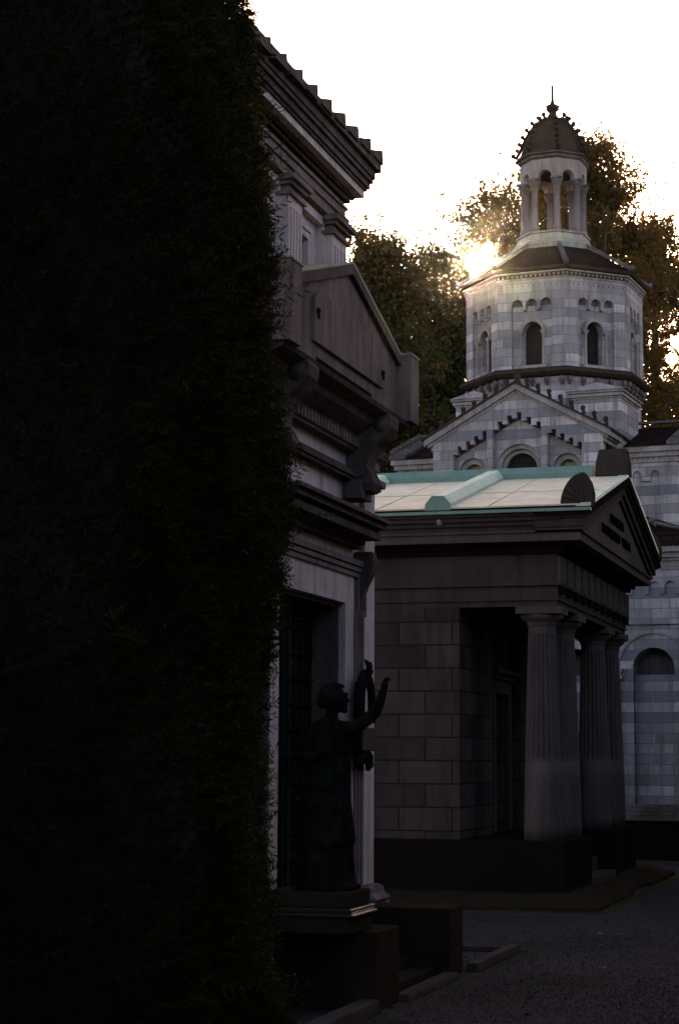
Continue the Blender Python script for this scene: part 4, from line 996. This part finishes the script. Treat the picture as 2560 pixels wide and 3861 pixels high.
def ground_bits():
    n = 5200
    # low grass along the kerbs and slabs
    segs = [((-3.45, 9.5), (-3.42, 12.6), 300), ((-3.40, 12.7), (-3.36, 15.3), 150), ((-3.28, 15.3), (-3.25, 17.1), 120), ((-4.6, 21.33), (-3.33, 21.33), 300), ((-3.33, 21.3), (-3.3, 28.8), 1500), ((-3.3, 21.2), (-2.6, 25), 300)]
    Cs = []
    for a, b, k in segs:
        t = rng.random(k)[:, None]; p = np.array(a) * (1 - t) + np.array(b) * t + rng.normal(0, .05, (k, 2)); Cs.append(p)
    Cs = np.concatenate(Cs); n = len(Cs); L = rng.uniform(.012, .035, n)
    C_ = np.column_stack([Cs, L * .45]); D = unit(np.column_stack([rng.normal(0, .4, n), rng.normal(0, .4, n), np.ones(n)]))
    tag(leafmesh('grass_tufts', C_, D, L, np.full(n, .009), M['grass']), 'sparse short grass along the kerbs and slab edges', 'grass', kind='stuff')
    n = 70; xy = np.column_stack([rng.uniform(-3.5, 1.6, n), rng.uniform(10.5, 30, n)])
    C_ = np.column_stack([xy, np.full(n, .012)]); D = unit(np.column_stack([rng.normal(size=(n, 2)), rng.normal(0, .15, n)])); nn = np.column_stack([rng.normal(0, .3, (n, 2)), np.ones(n)])
    tag(leafmesh('fallen_leaves', C_, D, rng.uniform(.04, .08, n), rng.uniform(.025, .05, n), M['fallen'], normal=nn), 'scattered dead leaves on the gravel path', 'leaves', kind='stuff')
    # loose gravel grains standing proud
    n = 42000; y = 10.5 + 13 * rng.random(n) ** 1.3; x = rng.uniform(-4.6, 1.0, n); x = np.where((x < -3.3) & (y < 15.4), x + 2.5, x)
    C_ = np.column_stack([x, y, np.full(n, .004)]); s = .0035 + .009 * rng.random(n) ** 3
    T4 = np.array([(1, 0, -.3), (-.5, .87, -.3), (-.5, -.87, -.3), (0, 0, .7)])
    rot = rng.uniform(0, 2 * pi, n); c, s_ = np.cos(rot), np.sin(rot)
    V = np.empty((n, 4, 3)); 
    V[:, :, 0] = C_[:, None, 0] + s[:, None] * (T4[:, 0] * c[:, None] - T4[:, 1] * s_[:, None]); V[:, :, 1] = C_[:, None, 1] + s[:, None] * (T4[:, 0] * s_[:, None] + T4[:, 1] * c[:, None]); V[:, :, 2] = C_[:, None, 2] + s[:, None] * T4[:, 2]
    b = (np.arange(n) * 4)[:, None]; Fc = np.concatenate([b + np.array([0, 1, 3]), b + np.array([1, 2, 3]), b + np.array([2, 0, 3])], 0)
    me = bpy.data.meshes.new('loose_gravel'); me.from_pydata(V.reshape(-1, 3).tolist(), [], Fc.tolist()); me.materials.append(M['gravel'])
    tag(COL and bpy.data.objects.new('loose_gravel', me), 'loose grey gravel grains lying on the path', 'gravel', kind='stuff')
    COL.objects.link(bpy.data.objects['loose_gravel'])
ground_bits()

# ================================================================== CONIFER AT LEFT
def conifer():
    cx, cy = -4.88, 7.0
    t = thing('clipped_conifer', (cx, cy, 0), 0, 'huge dark clipped conifer filling the left side, overlapping the pale mausoleum', 'tree')
    H = 7.2
    def rad(z, a): 
        k = np.interp(z, [0, .3, 1.2, 3.0, 3.6, 4.6, 5.2, 6.2, 6.9, 7.2], [2.24, 2.32, 2.35, 2.30, 2.30, 2.24, 2.16, 1.6, .8, .02])
        return k + .06 * np.sin(5 * a + z * 2.1) + .05 * np.sin(9 * a - z * 3.3 + 1) + .03 * np.sin(17 * a + z * 7)
    m = MB((cx, cy, 0)); seg = 60; zs = np.linspace(.02, H - .25, 40); vs = []
    for z in zs:
        for k in range(seg):
            a = 2 * pi * k / seg; r = max(.02, float(rad(z, a)) - .13); vs.append((cx + r * cos(a), cy + r * sin(a), z))
    m.add(vs, [(i * seg + k, i * seg + (k + 1) % seg, (i + 1) * seg + (k + 1) % seg, (i + 1) * seg + k) for i in range(len(zs) - 1) for k in range(seg)], True)
    m.build('inner_branches', M['yewcore'], t)
    m = MB((cx, cy, 0)); m.tube([(cx, cy, 0), (cx, cy, 3), (cx + .1, cy, 6.8)], [.22, .17, .03], 10); m.build('trunk', M['bark'], t)
    # sprigs, dense on the side that shows
    n = 56000
    u = rng.random(n); a = np.where(u < .6, rng.normal(-.35, .85, n), np.where(u < .95, rng.normal(.25, .28, n), rng.uniform(0, 2 * pi, n))); z = rng.uniform(.02, H - .05, n)
    depth = rng.random(n) ** 2 * .24
    r = np.maximum(rad(z, a) - depth, .02)
    base = np.column_stack([cx + r * np.cos(a), cy + r * np.sin(a), z])
    out = unit(np.column_stack([np.cos(a), np.sin(a), np.full(n, .35)]) + rng.normal(0, .38, (n, 3)))
    Ls = rng.uniform(.05, .12, n); Ls[rng.random(n) < .03] *= 2.1
    side = unit(np.cross(out, rng.normal(size=(n, 3))))
    CC, DD, LL, WW = [], [], [], []
    CC.append(base + out * Ls[:, None] * .5); DD.append(out); LL.append(Ls * 1.05); WW.append(np.full(n, .005))
    for k in range(6):
        f = (k + .7) / 6.3
        for s in (-1, 1):
            p = base + out * (Ls * f)[:, None]; d = unit(out * .8 + side * s + rng.normal(0, .12, (n, 3)))
            l = Ls * (.42 * (1 - f * .6)) ; CC.append(p + d * (l * .5)[:, None]); DD.append(d); LL.append(l); WW.append(np.full(n, .008))
    leafmesh('foliage', np.concatenate(CC), np.concatenate(DD), np.concatenate(LL), np.concatenate(WW), M['yew'], t, (cx, cy, 0))
    return t
conifer()

# conifers across the path and behind the camera: unseen, added to shade the lower parts
def shade_trees():
    G = 'unseen conifers added to shade the path'
    core = thing('clipped_conifer', (6.2, 3.0, 0), 0, 'unseen tall conifer added to shade the path and tombs', 'tree', G)
    m = MB(); H = 8.5; seg = 28; zs = np.linspace(0, H, 24); vs = []
    R_ = lambda z, a: np.interp(z, [0, 1, 3, 6, 8, 8.5], [1.7, 2.1, 2.2, 1.7, .7, .05]) * (1 + .06 * np.sin(5 * a + z * 2) + .05 * np.sin(9 * a - z * 3))
    for z in zs:
        for k in range(seg):
            a = 2 * pi * k / seg; r = float(R_(z, a)) * .93; vs.append((r * cos(a), r * sin(a), z))
    m.add(vs, [(i * seg + k, i * seg + (k + 1) % seg, (i + 1) * seg + (k + 1) % seg, (i + 1) * seg + k) for i in range(len(zs) - 1) for k in range(seg)], True)
    m.build('inner_branches', M['yewcore'], core)
    n = 22000; a = rng.uniform(0, 2 * pi, n); z = rng.uniform(0, H, n); r = R_(z, a) * rng.uniform(.9, 1.06, n)
    C_ = np.column_stack([r * np.cos(a), r * np.sin(a), z]); D = unit(np.column_stack([np.cos(a), np.sin(a), np.full(n, .5)]) + rng.normal(0, .5, (n, 3)))
    leafmesh('foliage', C_, D, rng.uniform(.08, .2, n), rng.uniform(.03, .07, n), M['yew'], core)
    for i, (x, y, rz) in enumerate([(6.1, -.3, 1), (6.3, 6.4, 2), (6.1, 9.8, 3), (6.4, 13.2, 4), (6.2, 16.6, 5), (6.3, 20, 6), (6.1, 23.4, .5), (6.4, 26.8, 1.5),
                                    (-.3, 30.4, 2.7), (2.6, -5.5, 2.2), (-.6, -6.2, 3.3), (-3.8, -6, 4.1), (-7, -4.8, 5.2), (-8.6, -1.4, .3)]):
        o = copy_tree(core); o.location = (x, y, 0); o.rotation_euler = (0, 0, rz)
        if i > 8: o['label'] = 'unseen tall conifer added behind the camera for shade'; o['group'] = 'unseen conifers added behind the camera for shade'
shade_trees()

# ================================================================== TREES BEHIND
def tree_mesh(seed, H, R, zlow, lean, nclump, mat, leaf=.10, dens=60):
    r_ = np.random.default_rng(seed)
    m = MB()
    m.tube([(0, 0, 0), (lean * .3, 0, H * .25), (lean * .7, 0, H * .55), (lean, 0, H * .93)], [R * .11, R * .085, R * .05, .03], 10)
    cl = []
    nb_ = 26
    for i in range(nb_):
        t = .22 + .74 * (i + r_.random()) / nb_; z = H * t; a = i * 2.4 + r_.random()
        env = R * sin(min(1, (1 - t) * 1.55 + .10) * pi / 2) * (.72 + .5 * r_.random())
        if z < zlow: env *= .8
        p0 = np.array([lean * t, 0, z - env * .35]); p1 = np.array([lean * t + env * cos(a), env * sin(a), z + env * .15])
        mid = (p0 + p1) / 2 + np.array([0, 0, -.1 * env])
        m.tube([p0, mid, p1], [.05 + .05 * env / R, .04, .012], 6)
        for f in np.linspace(.3, 1.02, 6):
            c = p0 * (1 - f) ** 2 + 2 * mid * f * (1 - f) + p1 * f ** 2
            cl.append((c + r_.normal(0, .25, 3), (.42 + .30 * r_.random()) * (1.15 - .35 * f)))
            if r_.random() < .6:
                c2 = c + r_.normal(0, .5, 3); m.tube([c, (c + c2) / 2 + (0, 0, .05), c2], [.018, .012, .005], 4); cl.append((c2, .3 + .25 * r_.random()))
    for i in range(nclump):                     # filling near the axis
        t = .25 + .72 * r_.random(); e = R * .55 * sin(min(1, (1 - t) * 1.6 + .08) * pi / 2); a = r_.random() * 6.28; q = sqrt(r_.random())
        cl.append((np.array([lean * t + e * q * cos(a), e * q * sin(a), H * t]), .35 + .3 * r_.random()))
    CC = []; DD = []
    for c, r in cl:
        nt_ = max(3, int(dens * (r / .5) ** 2 / 9)); o_ = c - np.array([lean * c[2] / H, 0, c[2] * .8]); o_ /= np.linalg.norm(o_) + 1e-6
        d0 = unit(r_.normal(size=(nt_, 3)) + o_ * .55 + np.array([0, 0, .15])); ln = r * r_.uniform(.7, 1.75, nt_)
        u = np.sqrt(r_.random((nt_, 9))) * ln[:, None]
        P = (c + d0[:, None, :] * u[:, :, None] + r_.normal(0, .055, (nt_, 9, 3))).reshape(-1, 3); d = np.repeat(d0, 9, axis=0)
        CC.append(P); DD.append(unit(d * .5 + r_.normal(0, .8, (len(P), 3)) + np.array([0, 0, -.4])))
    CC = np.concatenate(CC); DD = np.concatenate(DD); n = len(CC)
    return m, CC, DD, r_.uniform(leaf * .75, leaf * 1.35, n), r_.uniform(leaf * .5, leaf * .9, n)

def cam_xy(px, depth):
    """ground point seen in column px of the photograph at this distance"""
    k = (px - 1280) / F * depth
    return (-sin(AL) * depth + cos(AL) * k, cos(AL) * depth + sin(AL) * k)

def trees():
    GR = 'autumn trees behind the chapel'
    spec = [  # column, distance, height, radius, low, lean, seed, label, mat
        (1425, 46, 14.6, 2.6, 2, .0, 3, 'thin-topped green autumn tree rising just behind the eaves of the pale tomb', 'leaf2', 'broadleaf_tree'),
        (1640, 49, 14.9, 3.6, 2, .1, 5, 'low rounded dark tree between the pale tomb and the sun', 'leaf2', 'broadleaf_tree'),
        (1850, 52, 17.7, 4.4, 2, .2, 8, 'orange-edged tree with the sun breaking through its left side', 'leaf', 'broadleaf_tree'),
        (2270, 50, 18.6, 3.4, 2, .0, 11, 'tallest pointed tree directly behind the lantern of the chapel', 'leaf', 'broadleaf_tree'),
        (2085, 54, 19.0, 3.3, 2, .0, 21, 'tree filling the arches of the lantern between the sunlit tree and the tallest one', 'leaf', 'broadleaf_tree'),
        (2500, 54, 17.4, 4.0, 2, -.1, 14, 'olive autumn tree at the right edge behind the drum, sky gap low in its crown', 'leaf', 'broadleaf_tree')]
    for (px, dp, H, R, lo, le, sd_, lab, mt, nm), de in zip(spec, (115, 190, 100, 120, 85, 125)):
        x, y = cam_xy(px, dp); t = thing(nm, (x, y, 0), 0, lab, 'tree', GR)
        m, CC, DD, L, Wd = tree_mesh(sd_, H, R, lo, le, 420, mt, .105, de)
        m.build('trunk', M['bark'], t, fixn=False)
        wc = CC + np.array([x, y, 0]) - np.array([0, 0, 1.7]); keep = np.ones(len(CC), bool)   # sky gaps: leaves cut away so the sun's bright spot and edge gap show
        for ax, ay, gr in ((1809, 985, .34), (1790, 1030, .16), (1835, 950, .2), (2548, 1290, .28), (2530, 1350, .2), (2350, 2000, 0)):
            dr = fw * F + rt2 * (ax - 1280) - up2 * (ay - 1930.5); dr = np.array(dr.normalized())
            dist = np.linalg.norm(wc - (wc @ dr)[:, None] * dr, axis=1); keep &= dist > gr * rng.uniform(.5, 1.35, len(CC))
        leafmesh('crown', CC[keep], DD[keep], L[keep], Wd[keep], M[mt], t)
trees()

# ================================================================== HAZE ADDED FOR SUN GLOW
def haze():
    m = MB(); m.box(-34, 34, -14, 66, -1, 21); q = N('haze')
    v = q.n('VolumePrincipled', {'Color': (1, .86, .72, 1), 'Density': .000032, 'Anisotropy': .985}); q.t.links.new(v.outputs[0], q.out.inputs['Volume'])
    tag(m.build('haze', q.m), kind='stuff', label='thin haze added to give the warm glow around the sun')
haze()
